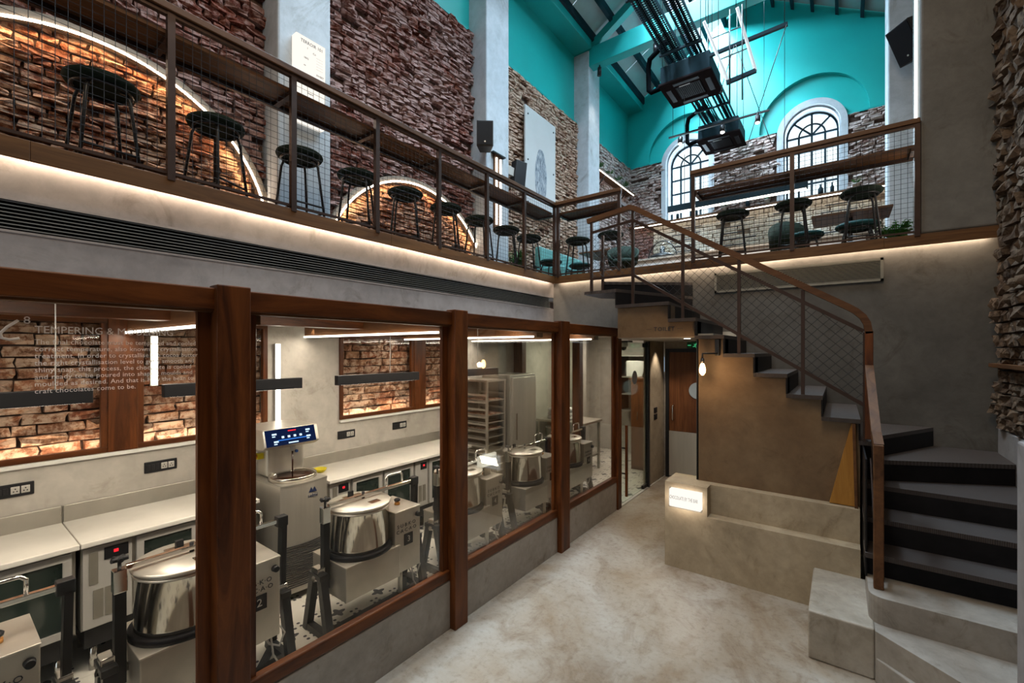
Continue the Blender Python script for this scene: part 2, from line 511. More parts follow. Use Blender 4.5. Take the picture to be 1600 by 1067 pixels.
class MB:
    def __init__(s):
        s.v, s.f, s.sm = [], [], []

    def add(s, verts, faces, smooth=False):
        o = len(s.v)
        s.v += [tuple(v) for v in verts]
        for f in faces:
            s.f.append(tuple(i + o for i in f))
            s.sm.append(smooth)
        return s

    def box(s, x0, x1, y0, y1, z0, z1):
        x0, x1 = min(x0, x1), max(x0, x1)
        y0, y1 = min(y0, y1), max(y0, y1)
        z0, z1 = min(z0, z1), max(z0, z1)
        v = [(x0, y0, z0), (x1, y0, z0), (x1, y1, z0), (x0, y1, z0), (x0, y0, z1), (x1, y0, z1), (x1, y1, z1), (x0, y1, z1)]
        return s.add(v, [(0, 3, 2, 1), (4, 5, 6, 7), (0, 1, 5, 4), (1, 2, 6, 5), (2, 3, 7, 6), (3, 0, 4, 7)])

    def bar(s, a, b, w, h, up=(0, 0, 1)):
        """square bar from a to b, width w across, height h along up"""
        a, b = Vector(a), Vector(b)
        d = (b - a).normalized()
        u = Vector(up)
        sd = d.cross(u)
        if sd.length < 1e-5:
            sd = d.cross(Vector((1, 0, 0)))
        sd.normalize()
        u = sd.cross(d).normalized()
        q = [(-w / 2, -h / 2), (w / 2, -h / 2), (w / 2, h / 2), (-w / 2, h / 2)]
        v = [a + sd * x + u * y for x, y in q] + [b + sd * x + u * y for x, y in q]
        return s.add(v, [(3, 2, 1, 0), (4, 5, 6, 7), (0, 1, 5, 4), (1, 2, 6, 5), (2, 3, 7, 6), (3, 0, 4, 7)])

    def tube(s, pts, r, n=8, closed=False, sx=1.0):
        pts = [Vector(p) for p in pts]
        m = len(pts)
        prev = None
        rings = []
        for i, p in enumerate(pts):
            if closed:
                d = (pts[(i + 1) % m] - pts[i - 1]).normalized()
            elif i == 0:
                d = (pts[1] - p).normalized()
            elif i == m - 1:
                d = (p - pts[i - 1]).normalized()
            else:
                d = ((pts[i + 1] - p).normalized() + (p - pts[i - 1]).normalized()).normalized()
            if prev is None:
                ref = Vector((0, 0, 1)) if abs(d.z) < 0.9 else Vector((1, 0, 0))
                u = d.cross(ref).normalized()
            else:
                u = (prev - d * prev.dot(d)).normalized()
            prev = u
            w = d.cross(u)
            rings.append([p + u * (r * sx * math.cos(2 * PI * k / n)) + w * (r * math.sin(2 * PI * k / n)) for k in range(n)])
        v = [q for rg in rings for q in rg]
        f = []
        cnt = m if closed else m - 1
        for i in range(cnt):
            a, b = i * n, ((i + 1) % m) * n
            for k in range(n):
                f.append((a + k, a + (k + 1) % n, b + (k + 1) % n, b + k))
        s.add(v, f, n > 5)
        if not closed:
            s.add(rings[0], [tuple(range(n))[::-1]])
            s.add(rings[-1], [tuple(range(n))])
        return s

    def cyl(s, a, b, r, r2=None, n=20, cap=True):
        a, b = Vector(a), Vector(b)
        r2 = r if r2 is None else r2
        d = (b - a).normalized()
        ref = Vector((0, 0, 1)) if abs(d.z) < 0.9 else Vector((1, 0, 0))
        u = d.cross(ref).normalized()
        w = d.cross(u)
        A = [a + u * (r * math.cos(2 * PI * k / n)) + w * (r * math.sin(2 * PI * k / n)) for k in range(n)]
        B = [b + u * (r2 * math.cos(2 * PI * k / n)) + w * (r2 * math.sin(2 * PI * k / n)) for k in range(n)]
        s.add(A + B, [(k, (k + 1) % n, n + (k + 1) % n, n + k) for k in range(n)], True)
        if cap:
            s.add(A, [tuple(range(n))[::-1]])
            s.add(B, [tuple(range(n))])
        return s

    def lathe(s, prof, c=(0, 0, 0), n=32, sx=1.0, sy=1.0):
        """profile of (r, z) turned about the vertical through c"""
        v = []
        for r, z in prof:
            for k in range(n):
                a = 2 * PI * k / n
                v.append((c[0] + r * sx * math.cos(a), c[1] + r * sy * math.sin(a), c[2] + z))
        f = []
        for i in range(len(prof) - 1):
            for k in range(n):
                f.append((i * n + k, i * n + (k + 1) % n, (i + 1) * n + (k + 1) % n, (i + 1) * n + k))
        s.add(v, f, True)
        m = len(prof) - 1
        s.add(v[:n], [tuple(range(n))[::-1]])
        s.add(v[m * n:], [tuple(range(n))])
        return s

    def prism(s, poly, axis, a, b, holes=()):
        """polygon (2-D points) extruded along axis; x: (y,z)  y: (x,z)  z: (x,y)"""
        def P(p, h):
            if axis == 'x':
                return (h, p[0], p[1])
            if axis == 'y':
                return (p[0], h, p[1])
            return (p[0], p[1], h)
        loops = [list(poly)] + [list(h) for h in holes]
        flat = [p for l in loops for p in l]
        tris = tessellate_polygon([[Vector((p[0], p[1], 0)) for p in l] for l in loops])
        n = len(flat)
        v = [P(p, a) for p in flat] + [P(p, b) for p in flat]
        f = [tuple(t) for t in tris] + [tuple(i + n for i in reversed(t)) for t in tris]
        o = 0
        for l in loops:
            k = len(l)
            for i in range(k):
                j = (i + 1) % k
                f.append((o + i, o + j, n + o + j, n + o + i))
            o += k
        return s.add(v, f)

    def build(s, name, mat, parent=None, bevel=0.0, kind=None, label=None, seg=2):
        me = bpy.data.meshes.new(name)
        off = chain_loc(parent)
        me.from_pydata([(v[0] - off.x, v[1] - off.y, v[2] - off.z) for v in s.v], [], s.f)
        me.polygons.foreach_set('use_smooth', s.sm)
        bm = bmesh.new()
        bm.from_mesh(me)
        bmesh.ops.remove_doubles(bm, verts=bm.verts, dist=1e-5)
        bmesh.ops.recalc_face_normals(bm, faces=bm.faces)
        bm.to_mesh(me)
        bm.free()
        me.materials.append(MATS[mat])
        me.update()
        o = bpy.data.objects.new(name, me)
        COL.objects.link(o)
        if parent is not None:
            o.parent = parent
        if bevel:
            b = o.modifiers.new('edge', 'BEVEL')
            b.width = bevel
            b.segments = seg
            b.limit_method = 'ANGLE'
            b.angle_limit = math.radians(40)
        if kind:
            o['kind'] = kind
        if label:
            o['label'] = label
        return o


def tag(o, label, cat, group=None):
    o['label'] = label
    o['category'] = cat
    if group:
        o['group'] = group
    return o


def thing(name, label, cat, loc=(0, 0, 0), group=None):
    o = bpy.data.objects.new(name, None)
    o.empty_display_size = 0.1
    COL.objects.link(o)
    o.location = loc
    return tag(o, label, cat, group)


def struct(name, loc=(0, 0, 0)):
    o = bpy.data.objects.new(name, None)
    o.empty_display_size = 0.1
    COL.objects.link(o)
    o.location = loc
    o['kind'] = 'structure'
    return o


def copy_tree(o, parent=None):
    c = o.copy()
    COL.objects.link(c)
    if parent is not None:
        c.parent = parent
    for ch in list(o.children):
        copy_tree(ch, c)
    return c


ORI = {'+x': Matrix(((0, 0, 1), (1, 0, 0), (0, 1, 0))), '-y': Matrix(((1, 0, 0), (0, 0, -1), (0, 1, 0))), '+z': Matrix.Identity(3)}


def text(name, body, size, loc, face, mat, parent=None, align='CENTER', depth=0.001, sx=1.0, spacing=1.0, label=None, lead=1.0):
    cu = bpy.data.curves.new(name, 'FONT')
    cu.body = body
    cu.size = size
    cu.align_x = align
    cu.align_y = 'CENTER'
    cu.extrude = depth
    cu.space_character = spacing
    cu.space_line = lead
    cu.resolution_u = 2
    tmp = bpy.data.objects.new(name + '_curve', cu)
    me = bpy.data.meshes.new_from_object(tmp)
    bpy.data.objects.remove(tmp)
    R = face if isinstance(face, Matrix) else ORI[face]
    off = Vector(loc) - chain_loc(parent)
    for v in me.vertices:
        v.co = R @ Vector((v.co.x * sx, v.co.y, v.co.z)) + off
    me.name = name
    me.materials.clear()
    me.materials.append(MATS[mat])
    o = bpy.data.objects.new(name, me)
    COL.objects.link(o)
    if parent is not None:
        o.parent = parent
    if label:
        o['label'] = label
    return o


def arc(cx, cz, r, a0, a1, n):
    return [(cx + r * math.cos(a0 + (a1 - a0) * i / n), cz + r * math.sin(a0 + (a1 - a0) * i / n)) for i in range(n + 1)]


# ------------------------------------------------------------------ bricks
CT, ST = math.cos(TH), math.sin(TH)


def proj(x, y, z):
    l, d = x * CT + y * ST, -x * ST + y * CT
    if d < 0.1:
        return None
    return 800 + 688 * l / d, 547.5 - 688 * (z - 2.15) / d, d


def brick_shape(rng, rough):
    """unit brick: local x = out of the wall (0..1), y, z = -.5...5; worn front"""
    v, f = [], []
    for j in range(3):
        for i in range(3):
            y, z = (i - 1) * 0.5, (j - 1) * 0.5
            edge = (i != 1) + (j != 1)
            x = 1.0 - 0.28 * edge * 0.5 + rng.uniform(-rough, rough)
            v.append((x, y * (1 - 0.05 * rng.random()) + rng.uniform(-.04, .04), z * (1 - 0.10 * rng.random()) + rng.uniform(-.06, .06)))
    for j in range(2):
        for i in range(2):
            a = j * 3 + i
            f.append((a, a + 1, a + 4, a + 3))
    ring = [0, 1, 2, 5, 8, 7, 6, 3]
    n = len(v)
    for q in ring:
        v.append((-1.0, v[q][1] * 1.02, v[q][2] * 1.02))
    for k in range(8):
        a, b = ring[k], ring[(k + 1) % 8]
        f.append((b, a, n + k, n + (k + 1) % 8))
    return v, f


_rng = random.Random(3)
SHAPES = {r: [brick_shape(_rng, r) for _ in range(14)] for r in (0.12, 0.30, 0.45)}
_brick_mesh = {}


def brick_mesh(rough, i, mat):
    key = (rough, i, mat)
    if key not in _brick_mesh:
        me = bpy.data.meshes.new('brick')
        me.from_pydata(SHAPES[rough][i][0], [], SHAPES[rough][i][1])
        me.materials.append(MATS[mat])
        _brick_mesh[key] = me
    return _brick_mesh[key]


def brick_field(parent, a0, a1, z0, z1, plane, bw, bh, depth, mat, rough=0.30, facing='+x', skip=None, limit=300, seed=1, name='brick', joint=0.012, missing=0.03, used=None):
    """courses of separate bricks; the ones that show largest are objects, the rest one joined part"""
    rng = random.Random(seed)
    items = []
    z, row = z0, 0
    while z < z1 - bh * 0.4:
        h = bh * rng.uniform(0.88, 1.12)
        h = min(h, z1 - z)
        a = a0 - (bw * 0.5 if row % 2 else 0) - rng.uniform(0, bw * 0.3)
        while a < a1:
            w = bw * rng.choice((0.55, 0.85, 1.0, 1.0, 1.1))
            lo, hi = max(a, a0), min(a + w, a1)
            if hi - lo > 0.04:
                c = (lo + hi) / 2
                pr = plane(c, z + h / 2) if callable(plane) else plane
                if rng.random() > missing and not (skip and skip(c, z + h / 2)) and pr is not None:
                    items.append((c, z + h / 2, hi - lo - joint, h - joint, depth * rng.uniform(0.55, 1.5), pr, rng.randrange(14), rng.uniform(-0.03, 0.03)))
            a += w
        z += h
        row += 1

    def key(it):
        p = (it[5], it[0], it[1]) if facing in '+x-x' else (it[0], it[5], it[1])
        q = proj(*p)
        if q is None or not (-40 < q[0] < 1640 and -40 < q[1] < 1107):
            return 0
        return it[2] * it[3] / q[2] ** 2
    items.sort(key=key, reverse=True)
    used = used if used is not None else [0]
    rest = MB()
    for it in items:
        c, zc, w, h, dp, pl, si, tw = it
        if used[0] < limit and key(it) > 0:
            used[0] += 1
            o = bpy.data.objects.new(name, brick_mesh(rough, si, mat))
            COL.objects.link(o)
            o.parent = parent
            o.scale = (dp, w, h)
            if facing == '+x':
                o.location = (pl, c, zc)
                o.rotation_euler = (tw, 0, 0)
            elif facing == '-x':
                o.location = (pl, c, zc)
                o.rotation_euler = (tw, 0, PI)
            else:
                o.location = (c, pl, zc)
                o.rotation_euler = (0, tw, -PI / 2)
        else:
            vs, fs = SHAPES[rough][si]
            if facing == '+x':
                V = [(pl + x * dp, c + y * w - zz * h * tw, zc + zz * h + y * w * tw) for x, y, zz in vs]
            elif facing == '-x':
                V = [(pl - x * dp, c - y * w, zc + zz * h + y * w * tw) for x, y, zz in vs]
            else:
                V = [(c + y * w, pl - x * dp, zc + zz * h + y * w * tw) for x, y, zz in vs]
            rest.add(V, fs)
    if rest.v:
        o = rest.build('brickwork', mat, parent)
        o['kind'] = 'stuff'
    return used

# ------------------------------------------------------------------ key dimensions (metres)
XG = -2.42          # face of the timber and glass kitchen front
XV = -3.53          # edge of the left balcony
XL = -4.64          # brick face of the left wall
XP = -4.35          # front of the pilasters
XK = -4.55          # plaster face of the kitchen wall
YB = 5.84           # edge of the rear mezzanine
YF = 11.65          # far gable wall
XR = 1.144          # right wall
MZ = 3.24           # mezzanine floor
FB, FT = 3.18, 3.29  # fascia bottom and top
RT = 4.425          # top of balcony rail
ZT = 7.13           # teal plaster starts here
RX, RZ, RS = -1.75, 10.36, 0.6   # ridge and roof slope


def roof_z(x):
    return RZ - RS * abs(x - RX)


# ------------------------------------------------------------------ floors
o = MB().box(XG, 4.0, -4.0, 9.5, -0.2, 0.0).build('floor', 'floor_concrete', kind='structure')
kf = struct('floor_kitchen')
MB().box(-5.2, XG, -4.0, 10.0, -0.2, -0.006).build('slab', 'cement_tile', kf)
_tm = MB().box(-0.0968, 0.0968, -0.0968, 0.0968, -0.02, 0.0)
tile0 = None
for i in range(9):
    for j in range(33):
        x, y = -2.526 - 0.195 * i, -0.10 + 0.195 * j
        if tile0 is None:
            tile0 = _tm.build('tile', 'cement_tile', kf)
            t_ = tile0
        else:
            t_ = tile0.copy()
            COL.objects.link(t_)
        t_.location = (x, y, random.uniform(-0.0006, 0.0006))

mz = struct('floor_mezzanine')
MB().box(XL - 0.2, XV - 0.09, -4.0, YB + 0.05, 3.10, MZ).build('balcony_slab', 'oak_y', mz)
MB().box(XV - 0.10, XV - 0.021, -4.0, YB + 0.05, 3.235, MZ).build('floor_edge', 'oak_y', mz)
MB().box(XL - 0.2, XR + 0.3, YB + 0.10, YF + 0.2, 3.10, MZ).build('rear_slab', 'oak_x', mz)
MB().box(XV - 0.10, XR + 0.1, YB + 0.021, YB + 0.11, 3.235, MZ).build('floor_edge', 'oak_x', mz)

# ------------------------------------------------------------------ left wall: brick bays, pilasters, teal strips
wl = struct('wall_left')
MB().box(XL - 0.5, XL - 0.03, -4.0, YF + 0.4, 3.0, ZT).build('backing', 'mortar', wl)
PILS = [(2.05, 2.60), (5.17, 5.74), (8.59, 9.12)]
ARCH = [(0.80, 3.27, 1.263), (4.03, 3.00, 1.388)]


def in_arch(y, z, grow=0.0):
    for cy, cz, r in ARCH:
        if z > 2.9 and (y - cy) ** 2 + (z - cz) ** 2 < (r + grow) ** 2:
            return True
    return False


def skip_pil(y):
    return any(a - 0.02 < y < b + 0.02 for a, b in PILS)


used = [0]
brick_field(wl, -0.9, 5.3, MZ - 0.05, 4.75, lambda y, z: XL - 0.01 if not in_arch(y, z) else None, 0.20, 0.066, 0.045, 'brick_red', 0.45,
            skip=lambda y, z: skip_pil(y) or in_arch(y, z, 0.05), limit=150, seed=5, used=used)
brick_field(wl, -0.9, 5.3, 4.75, ZT - 0.02, XL - 0.01, 0.20, 0.066, 0.045, 'brick_red', 0.45, skip=lambda y, z: skip_pil(y), limit=220, seed=6, used=used)
brick_field(wl, -0.5, 5.3, MZ - 0.05, 4.6, lambda y, z: XL - 0.025 if in_arch(y, z) else None, 0.19, 0.06, 0.04, 'brick_arch', 0.45,
            skip=lambda y, z: skip_pil(y), limit=300, seed=8, used=used)
brick_field(wl, 5.74, 8.6, MZ - 0.05, ZT - 0.02, XL - 0.01, 0.20, 0.066, 0.035, 'brick_tan', 0.45, skip=lambda y, z: skip_pil(y), limit=0, seed=9, used=used)
brick_field(wl, 9.12, YF, MZ - 0.05, ZT - 0.02, XL - 0.01, 0.22, 0.075, 0.035, 'brick_far', 0.45, limit=0, seed=10, used=used)
MB().box(XL - 0.5, XL - 0.07, -4.0, YF + 0.4, ZT, 8.9).build('trim_1', 'teal', kind='structure')
MB().box(XL - 0.10, XL + 0.012, -4.0, YF, ZT - 0.02, ZT + 0.015).build('trim_2', 'teal_beam', kind='structure')
for i, (a, b) in enumerate(PILS):
    p = struct('pilaster')
    MB().box(XL - 0.2, XP, a, b, MZ - 0.1, 8.62).build('shaft', 'plaster_white', p, bevel=0.02)
# box beam of teal along the head of the left wall
tb = struct('wall_plate_beam')
for a, b in ((-3.5, 5.17), (5.17, 8.59), (8.59, YF)):
    MB().box(XL - 0.1, -4.28, a + 0.01, b - 0.01, 8.62, 8.88).build('beam_length', 'teal_beam', tb, bevel=0.01)

# ------------------------------------------------------------------ far gable wall with two arched windows
WIN = [(-3.14, 7.0, 0.615), (-0.525, 7.0, 0.615)]
LEDGE = 5.49
wf = struct('wall_far')


def arch_loop(cx, cz, r, zb, n=20):
    return [(cx - r, zb)] + [(cx + r * math.cos(PI - PI * i / n), cz + r * math.sin(PI - PI * i / n)) for i in range(n + 1)] + [(cx + r, zb)]


def gable(z0):
    return [(XL - 0.3, z0), (XR + 0.3, z0), (XR + 0.3, roof_z(XR + 0.3) + 0.12), (RX, RZ + 0.12), (XL - 0.3, roof_z(XL - 0.3) + 0.12)]


# brick zone backing: built as strips between the windows so that the glass stays open
xs = [XL - 0.3, WIN[0][0] - 0.615, WIN[0][0] + 0.615, WIN[1][0] - 0.615, WIN[1][0] + 0.615, XR + 0.3]
for a, b in ((0, 1), (2, 3), (4, 5)):
    MB().box(xs[a], xs[b], YF + 0.03, YF + 0.6, LEDGE, ZT).build('backing', 'mortar', wf)
MB().box(XL - 0.3, XR + 0.3, YF + 0.02, YF + 0.6, MZ - 0.2, LEDGE).build('backing', 'mortar_tan', wf)


def in_win(x, z):
    for cx, cz, r in WIN:
        if abs(x - cx) < r + 0.05 and z < cz:
            return True
        if (x - cx) ** 2 + (z - cz) ** 2 < (r + 0.05) ** 2:
            return True
    return False


brick_field(wf, XL, XR, LEDGE + 0.03, ZT - 0.02, YF + 0.01, 0.22, 0.075, 0.045, 'brick_far', 0.45, facing='-y', skip=in_win, limit=0, seed=20, missing=0.08)
brick_field(wf, -4.0, XR, 3.85, LEDGE - 0.03, YF + 0.01, 0.30, 0.10, 0.02, 'brick_cream', 0.12, facing='-y', limit=0, seed=21, missing=0.02, joint=0.014)
brick_field(wf, XL, XR, MZ, 3.85, YF + 0.01, 0.22, 0.075, 0.03, 'brick_red', 0.30, facing='-y', limit=0, seed=22)
brick_field(wf, XL, -4.0, 3.85, LEDGE - 0.03, YF + 0.01, 0.22, 0.075, 0.03, 'brick_red', 0.30, facing='-y', limit=0, seed=23)
# teal plaster: recessed field inside two blind arches, proud field round them
rec = []
for cx, cz, r in WIN:
    rec.append([(cx - r, ZT)] + [p for p in arch_loop(cx, cz, r, ZT, 40) if p[1] > ZT + 0.01] + [(cx + r, ZT)])
tz = [(x, z) for x, z in gable(ZT)]


def notch(base_z, outline, loops):
    """outline whose bottom edge at base_z is notched by loops (left to right)"""
    pts = [outline[0]]
    for l in loops:
        pts += l
    return pts + outline[1:]


bl = notch(ZT, tz, rec)
MB().prism(bl, 'y', YF + 0.10, YF + 0.5).build('recessed_plaster', 'teal', wf)
big = []
for cx, cz, r in WIN:
    R, C = 1.0, 7.18
    big.append([(cx - R, ZT), (cx - R, C)] + arc(cx, C, R, PI - 0.05, 0.05, 28) + [(cx + R, C), (cx + R, ZT)])
MB().prism(notch(ZT, tz, big), 'y', YF, YF + 0.11).build('proud_plaster', 'teal', wf)
for a, b in ((XL, xs[1]), (xs[2], xs[3]), (xs[4], XR)):
    MB().box(a, b, YF - 0.012, YF + 0.1, ZT - 0.02, ZT + 0.012).build('string_line', 'teal_beam', wf)
# windows
for wi, (cx, cz, r) in enumerate(WIN):
    w = struct('window_%d' % (wi + 1), (cx, YF, LEDGE))
    outer, inner = arch_loop(cx, cz, r + 0.03, LEDGE), arch_loop(cx, cz, r - 0.09, LEDGE)
    MB().prism(outer + inner[::-1], 'y', YF - 0.03, YF + 0.10).build('surround', 'plaster_white', w)
    a2, b2 = arch_loop(cx, cz, r - 0.088, LEDGE), arch_loop(cx, cz, r - 0.12, LEDGE)
    MB().prism(a2 + b2[::-1], 'y', YF + 0.08, YF + 0.62).build('reveal', 'plaster_white', w)
    yf = YF + 0.32
    rg = r - 0.125
    fr = MB()
    fr.prism(arch_loop(cx, cz, rg, LEDGE + 0.02) + arch_loop(cx, cz, rg - 0.035, LEDGE + 0.02)[::-1], 'y', yf, yf + 0.05)
    fr.box(cx - rg, cx + rg, yf, yf + 0.05, LEDGE + 0.02, LEDGE + 0.06)
    fr.build('frame', 'purlin', w)
    for dx in (-0.245, 0.0, 0.245):
        top = cz + (0.2 if dx else math.sqrt(rg ** 2 - dx ** 2) - 0.02)
        MB().box(cx + dx - 0.02, cx + dx + 0.02, yf + 0.005, yf + 0.045, LEDGE + 0.05, top if dx == 0 else cz).build('mullion', 'purlin', w)
    for zz in (LEDGE + 0.42, LEDGE + 0.80, LEDGE + 1.16, cz):
        MB().box(cx - rg, cx + rg, yf + 0.008, yf + 0.042, zz - 0.019, zz + 0.019).build('glazing_bar', 'purlin', w)
    hb = MB().tube([(x, yf + 0.025, z) for x, z in arc(cx, cz, 0.245, PI, 0, 16)], 0.019, 6)
    hb.build('arched_bar', 'purlin', w)
    for an in (PI * 0.25, PI * 0.75):
        MB().bar((cx, yf + 0.025, cz), (cx + rg * math.cos(an), yf + 0.025, cz + rg * math.sin(an)), 0.036, 0.036, (0, 1, 0)).build('spoke_bar', 'purlin', w)
    MB().prism(arch_loop(cx, cz, rg - 0.02, LEDGE + 0.05), 'y', yf + 0.022, yf + 0.028).build('pane', 'window_glass', w)
sh = MB().box(-4.6, XR - 0.02, YF - 0.20, YF + 0.3, LEDGE - 0.05, LEDGE).build('trim_3', 'oak_x', kind='structure', bevel=0.004)
MB().box(-4.5, XR - 0.1, YF - 0.19, YF - 0.16, LEDGE - 0.066, LEDGE - 0.05).build('trim_4', 'glow_white', kind='structure')

# ------------------------------------------------------------------ right wall and its columns
wr = struct('wall_right')
MB().box(XR + 0.02, XR + 0.6, -4.0, YB, 0, 8.9).build('backing', 'mortar', wr)
MB().box(XR + 0.02, XR + 0.6, YB, YF + 0.4, 3.0, 8.9).build('backing', 'mortar_tan', wr)
brick_field(wr, 4.6, 5.86, 1.46, 8.6, XR + 0.025, 0.20, 0.11, 0.055, 'stone_brown', 0.45, facing='-x', limit=260, seed=30, name='stone', missing=0.01)
brick_field(wr, 2.9, 4.6, 1.46, 8.6, XR + 0.025, 0.20, 0.11, 0.055, 'stone_brown', 0.45, facing='-x', limit=0, seed=31, name='stone', missing=0.01)
MB().box(XR - 0.004, XR + 0.3, 2.6, YB, 0, 1.45).build('plinth', 'plaster_grey', wr, bevel=0.01)
c1 = struct('column')
MB().box(0.62, XR + 0.3, YB + 0.012, 6.40, FT, 8.8).build('shaft', 'plaster_dark', c1, bevel=0.025, seg=3)
c2 = struct('column')
MB().box(0.56, XR + 0.3, 8.59, 9.15, MZ, 8.8).build('shaft', 'plaster_white', c2, bevel=0.02)
# wall behind the camera with tall glazed openings
wb = struct('wall_rear')
MB().box(-5.2, 4.2, -4.2, -4.0, 7.2, 10.6).build('lintel', 'plaster_warm', wb)
for a, b in ((-5.2, -2.7), (-0.7, 4.2)):
    MB().box(a, b, -4.2, -4.0, 0, 7.2).build('pier', 'plaster_warm', wb)

# ------------------------------------------------------------------ roof
rf = struct('ceiling')


def slope(side, x0, x1, y0, y1, t0, t1):
    """slab following the slope between |x-RX| = x0 and x1, lifted t0..t1"""
    s = -1 if side == 'l' else 1
    v = []
    for y in (y0, y1):
        for d, t in ((x0, t0), (x1, t0), (x1, t1), (x0, t1)):
            v.append((RX + s * d, y, RZ - RS * d + t))
    return MB().add(v, [(0, 1, 2, 3), (7, 6, 5, 4), (0, 4, 5, 1), (1, 5, 6, 2), (2, 6, 7, 3), (3, 7, 4, 0)])


ys = [-4.2 + 1.32 * i for i in range(13)]
for side in 'lr':
    lim = 3.3
    segs = [(0.0, 0.5), (1.25, 2.1), (2.1, lim)]
    for k in range(12):
        glazed = side == 'l' or k < 9
        for a, b in segs + ([] if glazed else [(0.5, 1.25)]):
            slope(side, a + 0.004, b - 0.004, ys[k] + 0.006, ys[k + 1] - 0.006, 0.10, 0.13).build('roof_panel', 'roof_sheet', rf)
        if glazed:
            slope(side, 0.5, 1.25, ys[k] + 0.01, ys[k + 1] - 0.01, 0.11, 0.12).build('roof_pane', 'window_glass', rf)
    for d in (0.12, 0.5, 0.88, 1.25, 1.68, 2.1, 2.52):
        slope(side, d - 0.03, d + 0.03, -4.2, YF + 0.05, -0.06, 0.10).build('purlin', 'purlin', rf)
tr = struct('roof_truss')
MB().box(-4.36, 0.70, 8.60, 8.82, 8.27, 8.67).build('tie_beam', 'teal_beam', tr, bevel=0.01)
for s in (-1, 1):
    MB().bar((RX + s * 2.62, 8.70, roof_z(RX + 2.62) - 0.10), (RX + s * 0.05, 8.70, RZ - 0.15), 0.16, 0.16, (0, 0, 1)).build('rafter', 'teal_beam', tr)
MB().box(RX - 0.09, RX + 0.09, 8.62, 8.80, 8.67, RZ - 0.2).build('king_post', 'teal_beam', tr)

# ------------------------------------------------------------------ balcony wall, mezzanine edge wall, fascias
wv = struct('wall_balcony')
MB().box(XV - 0.20, XV - 0.075, -4.0, YB + 0.1, 2.97, 3.235).build('upper_band', 'plaster_grey', wv)
MB().box(XV - 0.20, XV - 0.075, -4.0, YB + 0.1, 2.36, 2.80).build('lower_band', 'plaster_grey', wv)
MB().box(XV - 0.32, XV - 0.18, -4.0, YB + 0.1, 2.80, 2.97).build('vent_back', 'void_black', wv)
ws = struct('wall_stair')
MB().prism([(XV - 0.08, 2.36), (-1.16, 2.36), (-1.16, 0), (XR + 0.05, 0), (XR + 0.05, 3.235), (XV - 0.08, 3.235)], 'y', YB + 0.075, YB + 0.2).build('face', 'plaster_dark', ws)
fa = struct('trim_5')
yy = [-4.0, -1.6, 0.35, 2.75, 5.0, YB + 0.0]
for a, b in zip(yy, yy[1:]):
    MB().box(XV - 0.02, XV, a + 0.0002, b - 0.0002, FB, FT).build('fascia_board', 'fascia_y', fa, bevel=0.003)
fb = struct('trim_6')
xx = [XV - 0.06, -1.52, 0.35, XR + 0.02]
for a, b in zip(xx, xx[1:]):
    MB().box(a + 0.0002, b - 0.0002, YB, YB + 0.02, FB, FT).build('fascia_board', 'fascia_x', fb, bevel=0.003)
# warm strips tucked under both fascias
s1 = thing('cove_light', 'warm hidden light strip under the edge board of the left balcony', 'light', (XV - 0.03, 0, FB))
MB().box(XV - 0.06, XV - 0.035, -3.9, YB - 0.01, 3.228, 3.234).build('light_strip', 'glow_warm', s1)
s2 = thing('cove_light', 'warm hidden light strip under the edge board of the rear mezzanine', 'light', (-1, YB + 0.03, FB))
MB().box(XV + 0.02, XR - 0.02, YB + 0.035, YB + 0.06, 3.228, 3.234).build('light_strip', 'glow_warm', s2)
area_along('cove_light_left', (XV - 0.040, -3.9, 3.224), (XV - 0.040, YB - 0.05, 3.224), (-0.35, 0, -1), 0.025, 36, WARM)
area_along('cove_light_rear', (XV + 0.05, YB + 0.040, 3.224), (XR - 0.05, YB + 0.040, 3.224), (0, 0.35, -1), 0.025, 22, WARM)

# vents
g1 = thing('air_grille', 'long dark horizontal slot grille in the grey wall under the left balcony', 'vent', (XV - 0.05, 1.0, 2.80))
for i in range(8):
    z = 2.812 + i * 0.0205
    v = [(XV - 0.13, z + 0.012), (XV - 0.077, z), (XV - 0.077, z + 0.006), (XV - 0.13, z + 0.018)]
    MB().prism(v, 'y', -4.0, YB - 0.03).build('slat', 'grille_slat', g1)
MB().box(XV - 0.08, XV - 0.070, -4.0, YB - 0.02, 2.965, 2.980).build('rim', 'plaster_grey', g1)
MB().box(XV - 0.08, XV - 0.070, -4.0, YB - 0.02, 2.79, 2.803).build('rim', 'plaster_grey', g1)
g2 = thing('air_grille', 'tan framed ribbed grille in the dark wall above the staircase', 'vent', (-0.45, YB + 0.05, 2.88))
MB().box(-1.24, 0.33, YB + 0.060, YB + 0.077, 2.88, 3.09).build('backing', 'void_black', g2)
fr = MB()
for b in ((-1.26, 0.35, 3.08, 3.105), (-1.26, 0.35, 2.865, 2.89), (-1.26, -1.235, 2.865, 3.105), (0.325, 0.35, 2.865, 3.105)):
    fr.box(b[0], b[1], YB + 0.05, YB + 0.08, b[2], b[3])
fr.build('rim', 'grille_tan', g2)
for i in range(12):
    z = 2.895 + i * 0.0158
    MB().prism([(YB + 0.050, z), (YB + 0.072, z + 0.008), (YB + 0.072, z + 0.012), (YB + 0.050, z + 0.005)], 'x', -1.235, 0.325).build('slat', 'grille_tan', g2)

